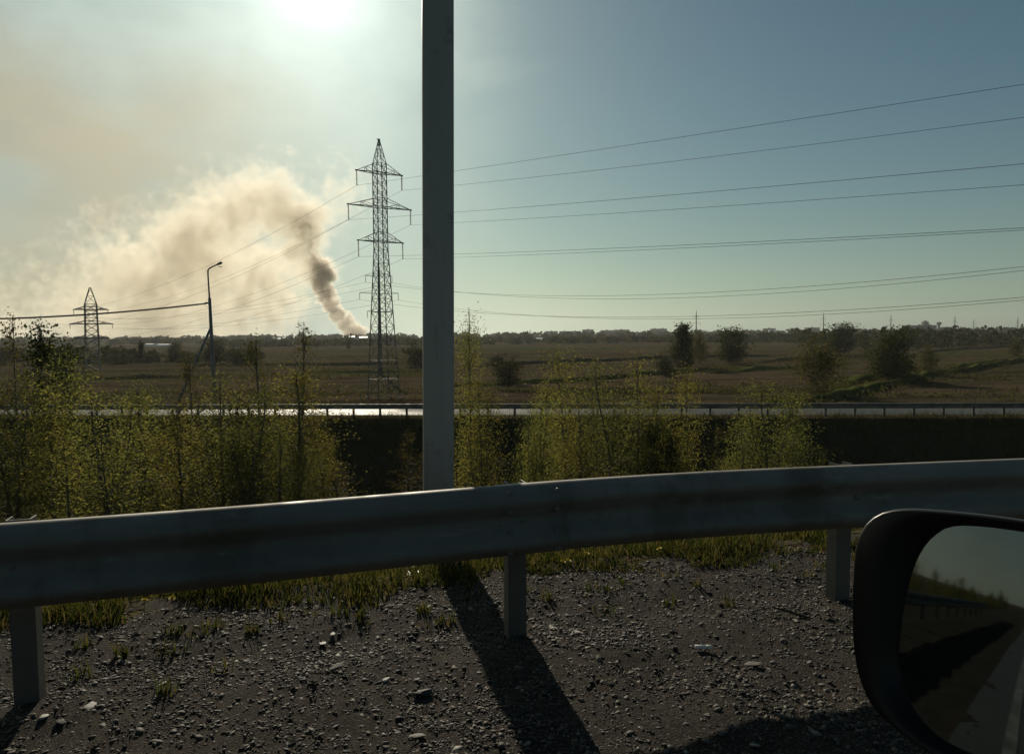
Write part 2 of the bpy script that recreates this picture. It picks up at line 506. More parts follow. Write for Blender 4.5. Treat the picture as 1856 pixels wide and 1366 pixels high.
# ------------------------------------------------------------------ terrain
VALLEY, FIELD, ROAD2 = -7.2, -8.4, -3.6
RT = 0.082                        # the second road recedes a little to the left
def rd2(x, y): return (x, y - RT * x)
def sst(x, a, b):
    t = np.clip((x - a) / (b - a), 0, 1)
    return t * t * (3 - 2 * t)
def wob(x, y, s):
    return (np.sin(x / s * 1.7 + 1.3) * np.cos(y / s * 1.3 - 0.7) + 0.6 * np.sin(x / s * 3.9 + y / s * 2.7 + 2.0) + 0.4 * np.cos(y / s * 6.1 - x / s * 4.3)) / 2.0
def terrain(x, y):
    x = np.asarray(x, float); y = np.asarray(y, float)
    u = RN.x * (x - P0.x) + RN.y * (y - P0.y)
    q = y + RT * x
    near = -np.maximum(0, np.maximum(u - 1.25, -u - 14.0)) * 0.52
    ridge = np.where(q < 46.2, ROAD2 - np.maximum(0, 45.4 - q) * 0.60, ROAD2 - np.maximum(0, q - 55.0) * 0.5)
    base = VALLEY + (FIELD - VALLEY) * sst(q, 56, 66)
    base = base + wob(x, y, 14.0) * 0.18 * sst(y, 14, 24) + wob(x, y, 60) * 0.45 * sst(y, 90, 160)
    base = base + np.where(u < -16, FIELD - VALLEY, 0.0)
    h = np.maximum(np.maximum(near, ridge), base)
    bump = wob(x * 1.0, y * 1.0, 1.4) * 0.05 + wob(x, y, 0.5) * 0.02
    h = h + bump * (sst(u, 1.2, 2.5)) * np.where((q > 45) & (q < 55.2), 0.0, 1.0)
    # lower ground under the gravel sheet, our road and the second road
    h = h - 0.07 * ((u > -14.0) & (u < 0.75)) - 0.06 * ((q > 47.8) & (q < 54.5))
    return h
def tz(x, y):
    return float(terrain(x, y))

def axis(lo, hi, fine_lo, fine_hi, step, grow):
    a = list(np.arange(fine_lo, fine_hi, step))
    v, d = fine_hi, step
    while v < hi:
        a.append(v); d *= grow; v += d
    a.append(hi)
    v, d = fine_lo, step
    while v > lo:
        d *= grow; v -= d
        if v > lo: a.insert(0, v)
    a.insert(0, lo)
    return np.array(a)
GX = axis(-2600, 2600, -75, 26, 0.5, 1.045)
GY = axis(-400, 2600, -4, 60, 0.35, 1.03)
X, Y = np.meshgrid(GX, GY)
Z = terrain(X, Y)
V = np.stack([X, Y, Z], -1).reshape(-1, 3)
nx, ny = len(GX), len(GY)
I = np.arange(nx * ny).reshape(ny, nx)
Q = np.stack([I[:-1, :-1], I[:-1, 1:], I[1:, 1:], I[1:, :-1]], -1).reshape(-1, 4)
tag(link('ground', np_mesh('ground', V, Q, M['field'], True)), kind='structure')

# gravel shoulder: a finely uneven sheet between our road and the grass
S_ = np.arange(-16, 12, 0.045); U_ = np.arange(-2.4, 1.32, 0.045)
SS, UU = np.meshgrid(S_, U_)
zz = wob(SS, UU, 0.55) * 0.012 + rng.normal(0, 0.0030, SS.shape)
_n = rng.normal(0, 1, SS.shape)
for _k in range(6):
    _n = (_n + np.roll(_n, 1, 0) + np.roll(_n, -1, 0) + np.roll(_n, 1, 1) + np.roll(_n, -1, 1)) / 5
zz = zz + _n / _n.std() * 0.0045
zz += 0.012 * np.exp(-((UU + 0.15) / 0.18) ** 2) - 0.018 * np.exp(-((UU - 0.25) / 0.2) ** 2)
zz = zz - 0.12 * sst(UU, 1.1, 1.32)
GZ = zz.copy()
V = np.stack([P0.x + RD.x * SS + RN.x * UU, P0.y + RD.y * SS + RN.y * UU, zz], -1).reshape(-1, 3)
nx, ny = len(S_), len(U_)
I = np.arange(nx * ny).reshape(ny, nx)
Q = np.stack([I[:-1, :-1], I[:-1, 1:], I[1:, 1:], I[1:, :-1]], -1).reshape(-1, 4)
tag(link('gravel_shoulder', np_mesh('gravel_shoulder', V, Q, M['gravel'], True)), kind='structure')
def gz(s, u):
    i = int(np.clip((s - S_[0]) / 0.045, 0, len(S_) - 1)); j = int(np.clip((u - U_[0]) / 0.045, 0, len(U_) - 1))
    return float(GZ[j, i])
# farther gravel strips along the same shoulder
for (a, b) in ((-140, -16), (12, 120)):
    mb = MB(); k = 24
    rows = []
    for i in range(k + 1):
        s = a + (b - a) * i / k
        rows.append([su(s, u, -0.004 - 0.01 * (u > 1.2)) for u in (-2.4, -0.8, 0.2, 1.25)])
    mb.loft(rows, close=False)
    tag(mb.build('gravel_verge', M['gravel']), kind='structure')
# our own road, under and beside the car
mb = MB()
rows = []
for i in range(61):
    s = -140 + 260 * i / 60
    rows.append([su(s, u, z) for u, z in ((-2.22, -0.055), (-2.26, 0.01), (-6.0, 0.05), (-13.6, 0.02), (-13.65, -0.05))])
mb.loft(rows, close=False)
tag(mb.build('road', M['asphalt']), kind='structure')
mb = MB()
for s0 in range(-140, 120, 4):
    mb.loft([[su(s0 + q, -2.62, 0.0185), su(s0 + q, -2.72, 0.0185 + 0.0011)] for q in (0, 4)], close=False)
tag(mb.build('road_edge_line', M['road_paint']), kind='structure')
# the second road on its own embankment
mb = MB(); rows = []
for i in range(81):
    x = -400 + 800 * i / 80
    rows.append([(*rd2(x, yy), ROAD2 + z) for yy, z in ((47.55, -0.10), (47.6, 0.0), (51.0, 0.05), (54.7, 0.0), (54.75, -0.10))])
mb.loft(rows, close=False)
tag(mb.build('far_road', M['asphalt2']), kind='structure')

# low banks and ditch edges that cross the field
def field_bank(pts, w, h, mat):
    mb = MB(); rows = []
    path = []
    for (a, b) in zip(pts[:-1], pts[1:]):
        A, B = Vector(a), Vector(b)
        n = max(2, int((B - A).length / 4))
        for i in range(n):
            path.append(A.lerp(B, i / n))
    path.append(Vector(pts[-1]))
    for i, p in enumerate(path):
        t = (path[min(i + 1, len(path) - 1)] - path[max(i - 1, 0)]).normalized()
        nn = Vector((-t.y, t.x))
        if nn.y < 0: nn = -nn
        e = min(1, i / 4, (len(path) - 1 - i) / 4)
        ww = w * (0.8 + 0.5 * mnoise.noise(Vector((p.x * 0.07, p.y * 0.07, 3)))); hh = h * e * (0.75 + 0.9 * abs(mnoise.noise(Vector((p.x * 0.11, p.y * 0.11, 8)))))
        p = p + nn * 1.2 * mnoise.noise(Vector((p.x * 0.03, p.y * 0.03, 5)))
        ring = []
        for (v, z) in ((-0.55, -0.4), (-0.40, 0.15), (-0.28, 0.8), (-0.1, 1.0), (0.25, 0.8), (0.5, 0.25), (0.65, -0.4)):
            q = p + nn * v * ww
            jit = 0.12 * mnoise.noise(Vector((q.x * 0.5, q.y * 0.5, 1)))
            ring.append((q.x, q.y, tz(q.x, q.y) + z * hh + jit * e))
        rows.append(ring)
    mb.loft(rows, close=False)
    return tag(mb.build('grass_bank', mat, None, True), kind='structure')
def gp(px, py):
    p = on_z(px, py, FIELD)
    return (p.x, p.y)
field_bank([gp(1380, 738), gp(1500, 722), gp(1600, 700), gp(1700, 680), gp(1860, 655), gp(2000, 638)], 4.0, 1.1, M['bank'])
field_bank([gp(1420, 730), gp(1560, 706), gp(1690, 676), gp(1860, 648)], 3.0, 0.8, M['bank'])
field_bank([gp(1500, 700), gp(1560, 688), gp(1640, 676)], 5.0, 0.9, M['bank'])
field_bank([gp(820, 700), gp(1000, 690), gp(1200, 676), gp(1330, 668)], 5.0, 0.9, M['bank'])
field_bank([gp(430, 664), gp(600, 662), gp(760, 658)], 7.0, 1.0, M['bank_brown'])
field_bank([gp(560, 677), gp(680, 675), gp(780, 672)], 5.0, 0.9, M['bank'])
field_bank([gp(560, 688), gp(700, 686)], 4.0, 0.6, M['bank_brown'])
field_bank([gp(840, 663), gp(1000, 659), gp(1200, 650), gp(1420, 644)], 8.0, 1.2, M['bank_brown'])
field_bank([gp(1340, 660), gp(1500, 650), gp(1620, 646)], 7.0, 1.0, M['bank_brown'])
field_bank([gp(1290, 676), gp(1420, 668), gp(1540, 660)], 5.0, 0.9, M['bank'])
field_bank([gp(100, 690), gp(300, 686), gp(420, 684)], 5.0, 1.0, M['bank_brown'])
field_bank([gp(900, 712), gp(1060, 708), gp(1330, 712)], 3.5, 0.7, M['bank_brown'])
field_bank([gp(1640, 640), gp(1760, 632), gp(1900, 624)], 10.0, 1.2, M['bank_brown'])

# ------------------------------------------------------------------ vegetation
def leaf_quads(P, size, up=0.25):
    """Leaf-shaped quads (rhombs, slightly folded) of given sizes round points P."""
    n = len(P)
    a = rng.normal(size=(n, 3)); a[:, 2] = a[:, 2] * 0.8 + up
    a /= np.linalg.norm(a, axis=1, keepdims=True)
    b = rng.normal(size=(n, 3))
    b -= a * (a * b).sum(1, keepdims=True)
    b /= np.linalg.norm(b, axis=1, keepdims=True)
    s = (size * rng.uniform(0.6, 1.35, n))[:, None]
    c = np.cross(a, b)
    v0 = P - a * s * 0.5
    v1 = P + b * s * 0.33 + c * s * 0.06
    v2 = P + a * s * 0.5
    v3 = P - b * s * 0.33 + c * s * 0.06
    V = np.stack([v0, v1, v2, v3], 1).reshape(-1, 3)
    Q = np.arange(4 * n).reshape(n, 4)
    return V, Q

def tree_meshes(name, H, Rad, shape, n_branch, per, leaf, seed, mat, stems=1, low=0.12, spread=0.10, clump=0.5):
    """One tree of its own: stems and branches as one bark mesh, leaves as one crown mesh, both with the foot at the origin."""
    rs = np.random.default_rng(seed)
    mb = MB(); pts = []
    stem_paths = []
    for k in range(stems):
        an = rs.uniform(0, 6.28); off = 0.0 if k == 0 else rs.uniform(0.3, 0.6) * Rad
        hh = H * (1.0 if k == 0 else rs.uniform(0.65, 0.92))
        path = []
        bx, by = rs.normal(0, 0.05 * Rad, 2)
        for i in range(7):
            t = i / 6
            path.append(Vector((math.cos(an) * off * t ** 0.7 + bx * math.sin(t * 5), math.sin(an) * off * t ** 0.7 + by * math.sin(t * 4), hh * t)))
        r0 = 0.0075 * H * (1.0 if k == 0 else 0.65)
        mb.tube(path, [r0 * (1 - 0.93 * i / 6) + 0.004 for i in range(7)], 6)
        stem_paths.append(path)
    gaps = rs.uniform(0, 6.28, 4)
    for b in range(n_branch):
        sp = stem_paths[rs.integers(len(stem_paths))]
        t = low + (0.98 - low) * rs.uniform(0, 1) ** 0.85
        f = t * 6; i = min(5, int(f)); base = sp[i].lerp(sp[i + 1], f - i)
        an = rs.uniform(0, 6.28)
        rr = Rad * shape(t) * rs.uniform(0.55, 1.08) * (0.8 + 0.28 * math.sin(an * 2 + gaps[0]) * math.sin(t * 9 + gaps[1]))
        rise = rs.uniform(0.15, 0.75) * rr + 0.06 * H * (t > 0.8)
        start = base - Vector((0, 0, rise * 0.5))
        if start.z < 0.05: start.z = 0.05
        end = Vector((base.x + math.cos(an) * rr, base.y + math.sin(an) * rr, base.z + rise * 0.7))
        mid = start.lerp(end, 0.5) + Vector((0, 0, 0.08 * rr))
        if b % 2 == 0 or n_branch < 80:
            mb.tube([start, mid, end], [0.003 * H * (1.1 - t) + 0.004, 0.002 * H * (1.1 - t) + 0.003, 0.002], 3, False)
        # leaves in little sprays along the outer part of the branch
        m_ = rs.poisson(per)
        if m_ == 0: continue
        ns = max(2, int(m_ * clump / 4) + 1)
        tt = rs.uniform(0.25, 1.08, ns)
        ctr = np.array([start.lerp(end, float(q)) for q in tt]) + rs.normal(0, spread * Rad * 0.7, (ns, 3))
        idx = rs.integers(0, ns, m_)
        pts.append(ctr[idx] + rs.normal(0, 1, (m_, 3)) * np.array([spread, spread, spread * 0.8]) * Rad * 0.55)
    P = np.concatenate(pts)
    P = P[P[:, 2] > 0.02 * H]
    V, Q = leaf_quads(P, np.full(len(P), leaf))
    return mb.mesh(name + '_trunk', M['bark']), np_mesh(name + '_crown', V, Q, mat)

sh_cone = lambda t: max(0.06, (1 - t) ** 0.75) * min(1, 0.55 + t * 2.2)
sh_egg = lambda t: max(0.08, math.sin(math.pi * min(1, (t * 0.93 + 0.07)) ** 0.8))
sh_round = lambda t: max(0.1, math.sqrt(max(0, 1 - (2 * t - 1.05) ** 2)))
sh_col = lambda t: max(0.06, (1 - t ** 3.0)) * min(1, 0.6 + t)

def put_tree(name, meshes, loc, sc, rz, label, cat, group=None):
    e = empty(name, loc, rz, sc)
    tag(e, label, cat, group)
    link('trunk', meshes[0], e)
    link('crown', meshes[1], e)
    return e

YT = []
for k in range(7):
    kind = k % 4
    YT.append(tree_meshes('young_tree', 8.0, 1.55, (sh_cone, sh_col, sh_egg, sh_cone)[kind], (230, 260, 240, 200)[kind], (52, 49, 50, 44)[kind], 0.058, 20 + k,
                          M['leaf_young'], stems=(2, 3, 4, 1)[kind], low=0.07, spread=0.20))
SPARSE = tree_meshes('thin_tree', 8.0, 1.5, sh_egg, 170, 16, 0.085, 51, M['leaf_olive'], 2, 0.2, 0.13)
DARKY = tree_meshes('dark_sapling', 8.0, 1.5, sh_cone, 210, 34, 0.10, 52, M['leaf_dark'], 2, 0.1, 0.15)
TREES = [  # photo column of the tip, row of the tip, width in px, distance, mesh, label
    (22, 574, 120, 31, 'S', 'tall thin leafed tree whose bare top stands out at the far left of the sky'),
    (73, 593, 130, 28, 'D', 'dark leafy sapling with a pointed top beside the tall thin tree'),
    (35, 690, 190, 25, 1, 'broad yellow green sapling cut by the left edge above the guardrail'),
    (128, 655, 170, 25.5, 0, 'bushy sapling in front of the small lattice pylon'),
    (175, 705, 210, 22, 2, 'wide yellow green bush reaching down to the rail near the left post'),
    (250, 705, 160, 33, 3, 'slim sapling just right of the wide bush at left'),
    (322, 735, 180, 27, 4, 'low rounded sapling left of the lamp post'),
    (345, 650, 110, 36, 'S', 'sparse twiggy tree rising close left of the lamp post'),
    (398, 690, 180, 30, 5, 'thick sapling covering the foot of the lamp post'),
    (466, 612, 130, 30, 'S', 'thin topped tree midway between lamp post and pylon'),
    (462, 700, 170, 28, 6, 'leafy sapling below the thin topped tree'),
    (547, 592, 120, 35, 'S', 'tree with a thin spiky tip standing just above the horizon left of the pylon'),
    (535, 672, 190, 31, 1, 'full yellow green sapling bordering the dark gap left of the pillar'),
    (738, 780, 90, 36, 'S', 'faint bare sapling in the dark gap left of the pillar'),
    (850, 592, 120, 31, 3, 'tall slim sapling right beside the grey pillar'),
    (868, 690, 110, 28, 2, 'bushy lower sapling hugging the right side of the pillar'),
    (985, 700, 110, 26, 1, 'pale smooth edged sapling at the left end of the right hand clump'),
    (1018, 640, 140, 34, 0, 'pointed sapling behind the pale one in the right hand clump'),
    (1092, 652, 160, 33, 6, 'broad sapling in the middle of the right hand clump'),
    (1155, 650, 140, 31, 4, 'sapling with a double tip at the right end of the clump'),
    (1180, 770, 120, 29, 'D', 'darker leaved bush at the foot of the clump'),
    (1247, 678, 120, 30, 0, 'cone shaped sapling standing alone with a sharp tip'),
    (1300, 772, 70, 32, 'S', 'small wispy bush right of the cone shaped sapling'),
    (1385, 692, 160, 30, 2, 'wide yellow green sapling farthest right of the near row'),
    (1440, 735, 130, 31, 4, 'lower sapling leaning on the farthest right one'),
    (1492, 822, 60, 24, 'S', 'tiny twiggy shrub beside the post top at right'),
    (610, 838, 110, 33, 'S', 'low twiggy shrub in the dark gap above the rail'),
    (90, 735, 150, 23, 3, 'leafy bush in front of the dark sapling with its lower leaves at the rail'),
    (225, 765, 170, 27, 6, 'low spreading bush right of the wide bush at left'),
    (505, 770, 130, 26, 4, 'bush under the spiky tipped tree'),
    (575, 735, 70, 32, 6, 'narrow sapling at the very edge of the dark gap'),
    (1050, 720, 150, 30, 5, 'dense bush filling the right hand clump in front'),
    (960, 760, 90, 25.5, 2, 'yellowest low bush at the outer left of the right hand clump'),
    (1215, 775, 130, 29.5, 5, 'leafy bush between the clump and the cone shaped sapling'),
    (1345, 770, 110, 29, 5, 'low leafy bush left of the farthest right sapling'),
]
for i, (px, py, w, Yd, k, lab) in enumerate(TREES):
    p = at(px, py, Yd)
    z0 = tz(p.x, p.y) - 0.1
    h = p.z - z0
    ww = w / F * Yd
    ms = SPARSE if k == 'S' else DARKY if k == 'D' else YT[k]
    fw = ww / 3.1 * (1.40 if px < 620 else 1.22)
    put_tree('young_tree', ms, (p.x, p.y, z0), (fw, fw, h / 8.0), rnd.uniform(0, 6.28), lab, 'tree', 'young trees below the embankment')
# the row goes on behind the car: the door mirror shows it
for i in range(40):
    s = -7 - i * 3.2 + rnd.uniform(-0.8, 0.8); u = 6.5 + rnd.uniform(-1.2, 2.0)
    p = su(s, u); z0 = tz(p.x, p.y) - 0.1
    h = rnd.uniform(3.6, 5.4)
    if p.y > 2 and p.x / p.y > -0.72: continue
    t_ = put_tree('roadside_tree', YT[i % 7], (p.x, p.y, z0), (h / 5, h / 5, h / 8), rnd.uniform(0, 6.28), 'yellow green tree of the row seen in the door mirror', 'tree', 'trees in the door mirror')

FT = {
    'cone': tree_meshes('field_conifer', 12, 4.0, lambda t: max(0.08, (1 - t) ** 0.55) * min(1, .5 + 3 * t), 190, 30, 0.46, 61, M['leaf_dark'], 2, 0.04, 0.17),
    'round': tree_meshes('field_round', 10, 4.2, sh_round, 150, 30, 0.42, 62, M['leaf_dark'], 3, 0.10, 0.19),
    'olive': tree_meshes('field_olive', 10, 4.0, sh_egg, 130, 20, 0.36, 63, M['leaf_olive'], 4, 0.12, 0.18),
    'willow': tree_meshes('field_willow', 10, 4.2, lambda t: sh_round(t) * (0.9 if t > 0.2 else 0.6), 140, 22, 0.36, 64, M['leaf_olive'], 4, 0.22, 0.19),
    'bush': tree_meshes('field_bush', 5, 3.0, sh_round, 90, 22, 0.34, 65, M['leaf_far'], 5, 0.06, 0.2),
}
FIELD_TREES = [
    (1240, 590, 668, 60, 'cone', 'dark dense tree with a pointed crown in the field'),
    (1268, 598, 662, 44, 'olive', 'brownish tree half hidden behind the dark pointed one'),
    (1327, 598, 660, 64, 'round', 'round dark green tree standing alone right of the pointed one'),
    (1476, 610, 714, 100, 'willow', 'willow like tree with its dark forked trunk showing'),
    (1612, 603, 692, 100, 'round', 'largest round bush like tree on the grassy bank'),
    (1640, 640, 690, 70, 'olive', 'lower olive tree against the largest round one'),
    (1680, 622, 682, 44, 'olive', 'small thin olive tree right of the largest round one'),
    (920, 650, 696, 64, 'bush', 'grey green bush on the field right of the pillar'),
    (900, 643, 662, 34, 'bush', 'smaller bush just above the grey green one'),
    (1840, 612, 650, 30, 'olive', 'small tree on the bank at the right edge'),
    (755, 624, 664, 56, 'bush', 'bush half covered by the pillar on its left side'),
    (1208, 645, 680, 40, 'bush', 'low dark bush left of the pointed tree'),
    (1522, 590, 642, 70, 'round', 'dark tree behind the crown of the willow'),
    (255, 620, 656, 18, 'cone', 'narrow dark tree in the left treeline'),
    (317, 622, 654, 30, 'round', 'small round tree left of the lamp post'),
    (388, 618, 660, 60, 'round', 'dark bushy tree behind the lamp post'),
    (440, 634, 662, 70, 'bush', 'low dark thicket right of the lamp post'),
    (95, 632, 668, 60, 'round', 'dark tree mass in the field left of the small pylon'),
    (632, 616, 632, 12, 'bush', 'tiny dark bush near the white sheds under the smoke'),
]
for (px, py, pb, w, k, lab) in FIELD_TREES:
    g = on_z(px, pb, FIELD)
    Yd = g.y
    z0 = tz(g.x, g.y) - 0.15
    t_ = at(px, py, Yd)
    h = t_.z - z0
    H0, R0 = {'cone': (12, 4.0), 'round': (10, 4.2), 'olive': (10, 4.0), 'willow': (10, 4.2), 'bush': (5, 3.0)}[k]
    ww = w / F * Yd / (2 * R0) * 1.05
    put_tree('bush' if k == 'bush' else 'field_tree', FT[k], (g.x, g.y, z0), (ww, ww, h / H0), rnd.uniform(0, 6.28), lab, 'bush' if k == 'bush' else 'tree', 'trees scattered over the field')

def forest(name, spots, mat, nl=70, leaf=0.22):
    """A far wood that reads as one mass: crowns of leaf clumps, each tree uneven."""
    Vs, Qs, b = [], [], 0
    for (x, y, h, w) in spots:
        z0 = tz(x, y) - 0.4
        n = nl
        th = rng.uniform(0, 6.28, n); t = rng.uniform(0.0, 1.0, n)
        rr = w * 0.5 * np.sqrt(np.clip(1 - (2 * t - 0.85) ** 2 / 1.4, 0.03, 1)) * np.sqrt(rng.uniform(0.2, 1, n)) * rng.uniform(0.8, 1.15)
        P = np.stack([x + np.cos(th) * rr, y + np.sin(th) * rr, z0 + h * t], 1)
        V, Q = leaf_quads(P, np.full(n, leaf * max(w, h * 0.5)))
        Vs.append(V); Qs.append(Q + b); b += len(V)
    return tag(link(name, np_mesh(name, np.concatenate(Vs), np.concatenate(Qs), mat)), kind='stuff')
def belt(px0, px1, Y0, Y1, n, h0, h1, w0, w1):
    out = []
    for i in range(n):
        px = rnd.uniform(px0, px1); y = rnd.uniform(Y0, Y1)
        out.append(((px - 928) / F * y, y, rnd.uniform(h0, h1), rnd.uniform(w0, w1)))
    return out
sp = belt(-250, 250, 285, 340, 70, 3.5, 8.0, 5, 10) + belt(200, 470, 300, 380, 30, 2.5, 5.5, 5, 9)
forest('forest', sp, M['leaf_far'], 90)
sp = belt(1440, 2300, 430, 700, 150, 6, 13, 7, 12) + belt(1600, 2300, 400, 520, 60, 5, 11, 7, 11) + belt(1300, 1560, 600, 900, 70, 5, 10, 7, 12)
forest('forest', sp, M['leaf_far'], 70)
sp = belt(420, 1560, 720, 1000, 300, 3.5, 6.5, 9, 18) + belt(-200, 2100, 1000, 1500, 320, 5, 9, 12, 24) + belt(-200, 2200, 1600, 2300, 420, 7, 14, 18, 36) + belt(900, 2200, 1100, 1700, 160, 8, 13, 14, 24)
forest('forest', sp, M['leaf_far'], 45, 0.3)

sx = []
def bank_line(pts, n, spread):
    for i in range(n):
        k = rnd.randrange(len(pts) - 1); a, b_ = pts[k], pts[k + 1]; t = rnd.random()
        sx.append((a[0] + (b_[0] - a[0]) * t + rnd.gauss(0, spread), a[1] + (b_[1] - a[1]) * t + rnd.gauss(0, spread), rnd.uniform(0.25, 0.6)))
for pts, n in ((((1380, 738), (1500, 722), (1600, 700), (1700, 680), (1860, 655)), 900), (((1420, 730), (1560, 706), (1690, 676), (1860, 648)), 700), (((1500, 700), (1640, 676)), 250),
               (((820, 700), (1000, 690), (1200, 676), (1330, 668)), 600), (((430, 664), (600, 662), (760, 658)), 500), (((560, 677), (780, 672)), 350), (((840, 663), (1200, 650), (1420, 644)), 700),
               (((1340, 660), (1620, 646)), 400), (((1290, 676), (1540, 660)), 400), (((100, 690), (420, 684)), 300), (((900, 712), (1330, 712)), 350)):
    bank_line([gp(*q) for q in pts], n, 1.3)
n_try = 0
while n_try < 60000 and len(sx) < 14500:
    n_try += 1
    y = 62 + 420 * rnd.random() ** 1.6; x = rnd.uniform(-0.72, 0.72) * y
    d_ = mnoise.noise(Vector((x * 0.012, y * 0.05, 2))) + 0.6 * mnoise.noise(Vector((x * 0.05, y * 0.16, 6)))
    if d_ < rnd.uniform(-0.1, 0.55): continue
    sx.append((x, y, rnd.uniform(0.18, 0.5)))
P = []
for (x, y, h) in sx:
    z = tz(x, y)
    for k in range(6):
        P.append((x + rnd.gauss(0, 0.5), y + rnd.gauss(0, 0.3), z + 0.3 * (h > 0.5) + h * rnd.random()))
V, Q = leaf_quads(np.array(P), np.full(len(P), 0.42), 0.6)
M['scrub'] = mat_leaf('scrub', [(0.04, 0.04, 0.016), (0.065, 0.058, 0.024), (0.09, 0.074, 0.038), (0.075, 0.088, 0.026)], 0.45)
tag(link('field_scrub', np_mesh('field_scrub', V, Q, M['scrub'])), kind='stuff')

# grass verge just beyond the gravel, and loose tufts in the gravel
def grass_blades(spots, hmin, hmax, lean=0.35):
    n = len(spots)
    P = np.array(spots)
    h = rng.uniform(hmin, hmax, n) * P[:, 3]
    an = rng.uniform(0, 6.28, n); ln = rng.uniform(0.05, lean, n) * h
    wd = rng.uniform(0.0022, 0.0055, n)
    wa = rng.uniform(0, 6.28, n)
    base = P[:, :3]
    side = np.stack([np.cos(wa), np.sin(wa), np.zeros(n)], 1) * wd[:, None]
    ldir = np.stack([np.cos(an), np.sin(an), np.zeros(n)], 1)
    m1 = base + ldir * (ln * 0.3)[:, None] + np.array([0, 0, 1]) * (h * 0.55)[:, None]
    m2 = base + ldir * ln[:, None] + np.array([0, 0, 1]) * h[:, None]
    V = np.stack([base - side, base + side, m1 + side * 0.8, m1 - side * 0.8, m2 + side * 0.12, m2 - side * 0.12], 1).reshape(-1, 3)
    k = np.arange(n)[:, None] * 6
    Q = np.concatenate([k + np.array([[0, 1, 2, 3]]), k + np.array([[3, 2, 4, 5]])])
    return V, Q
spots = []
for i in range(52000):
    s = rnd.uniform(-6.5, 7.5)
    u = 0.66 + abs(rnd.gauss(0, 1)) * 0.75 + 0.10 * math.sin(s * 2.1) + 0.08 * math.sin(s * 5.3)
    edge = 0.80 + 0.26 * mnoise.noise(Vector((s * 1.1, 0, 0))) + 0.08 * mnoise.noise(Vector((s * 4, 3, 0)))
    if u < edge: continue
    den = mnoise.noise(Vector((s * 2.2, u * 2.2, 4)))
    if den < -0.12 + 0.25 * mnoise.noise(Vector((s * 0.8, 9, 0))) and u < 1.7: continue
    p = su(s, u)
    z = gz(s, u) if u < 1.25 else tz(p.x, p.y)
    k = min(1.0, 0.45 + (u - edge) * 1.4) * (0.62 + 0.9 * max(0, den)) * (1.2 if s < -1.2 else 0.8)
    spots.append((p.x, p.y, z - 0.005, max(0.25, k)))
V1, Q1 = grass_blades(spots, 0.035, 0.20, 0.8)
sp2 = []
for i in range(46):
    s = rnd.uniform(-2.6, 3.2); u = 0.66 - abs(rnd.gauss(0, 0.28)); r_ = rnd.uniform(0.02, 0.07)
    for j in range(rnd.randint(6, 34)):
        a = rnd.uniform(0, 6.28); q = r_ * math.sqrt(rnd.random())
        p = su(s + math.cos(a) * q, u + math.sin(a) * q)
        sp2.append((p.x, p.y, gz(s, u) - 0.004, rnd.uniform(0.3, 0.7)))
V2, Q2 = grass_blades(sp2, 0.04, 0.13, 0.8)
tag(link('grass', np_mesh('grass', np.concatenate([V1, V2]), np.concatenate([Q1, Q2 + len(V1)]), M['grass'])), kind='stuff')
# rougher grass on the slopes behind
spots = []
for i in range(26000):
    s = rnd.uniform(-60, 14); u = 1.8 + rnd.random() ** 1.3 * 9
    p = su(s, u)
    spots.append((p.x, p.y, tz(p.x, p.y) - 0.02, rnd.uniform(1.2, 3.0)))
for i in range(30000):
    x = rnd.uniform(-34, 34); y = rnd.uniform(36, 45.6)
    x, y = rd2(x, y)
    spots.append((x, y, tz(x, y) - 0.02, rnd.uniform(1.2, 3.2)))
for i in range(7000):
    x = rnd.uniform(-34, 34); y = rnd.uniform(44.6, 47.4)
    if mnoise.noise(Vector((x * 0.6, y, 1))) < -0.1: continue
    x, y = rd2(x, y)
    spots.append((x, y, tz(x, y) - 0.02, rnd.uniform(1.0, 2.2)))
for i in range(9000):
    x = rnd.uniform(-40, 40); y = rnd.uniform(54.9, 57.5)
    x, y = rd2(x, y)
    spots.append((x, y, tz(x, y) - 0.02, rnd.uniform(1.0, 2.0)))
V1, Q1 = grass_blades(spots, 0.12, 0.25, 0.7)
Vm = V1.reshape(-1, 6, 3); cen = Vm[:, :1]; Vm = cen + (Vm - cen) * np.array([2.6, 2.6, 1.0]); V1 = Vm.reshape(-1, 3)
tag(link('slope_grass', np_mesh('slope_grass', V1, Q1, M['grass'])), kind='stuff')

# ------------------------------------------------------------------ gravel stones
def stone_mesh(n_var, rs):
    """Irregular low stones: a squashed, cut icosahedron."""
    out = []
    for k in range(n_var):
        bm = bmesh.new()
        bmesh.ops.create_icosphere(bm, subdivisions=1, radius=1.0)
        sx, sy, sz = rs.uniform(0.8, 1.4), rs.uniform(0.45, 0.9), rs.uniform(0.18, 0.5)
        for v in bm.verts:
            j = 1 + rs.uniform(-0.28, 0.24)
            v.co = Vector((v.co.x * sx * j, v.co.y * sy * j, v.co.z * sz * j))
        V = np.array([v.co[:] for v in bm.verts]); Q = np.array([[v.index for v in f.verts] for f in bm.faces])
        bm.free()
        out.append((V, Q))
    return out
srs = random.Random(5)
VAR = stone_mesh(10, srs)
ico = MB()
Vs, Qs, b = [], [], 0
def rotm(a, tx, ty):
    return (Matrix.Rotation(a, 3, 'Z') @ Matrix.Rotation(tx, 3, 'X') @ Matrix.Rotation(ty, 3, 'Y'))
OCT = np.array([[1, 0, 0], [-1, 0, 0], [0, 1, 0], [0, -1, 0], [0, 0, 1], [0, 0, -1]], float)
OQ = np.array([[0, 2, 4], [2, 1, 4], [1, 3, 4], [3, 0, 4], [2, 0, 5], [1, 2, 5], [3, 1, 5], [0, 3, 5]])
N_ST = 145000
cnt = 0
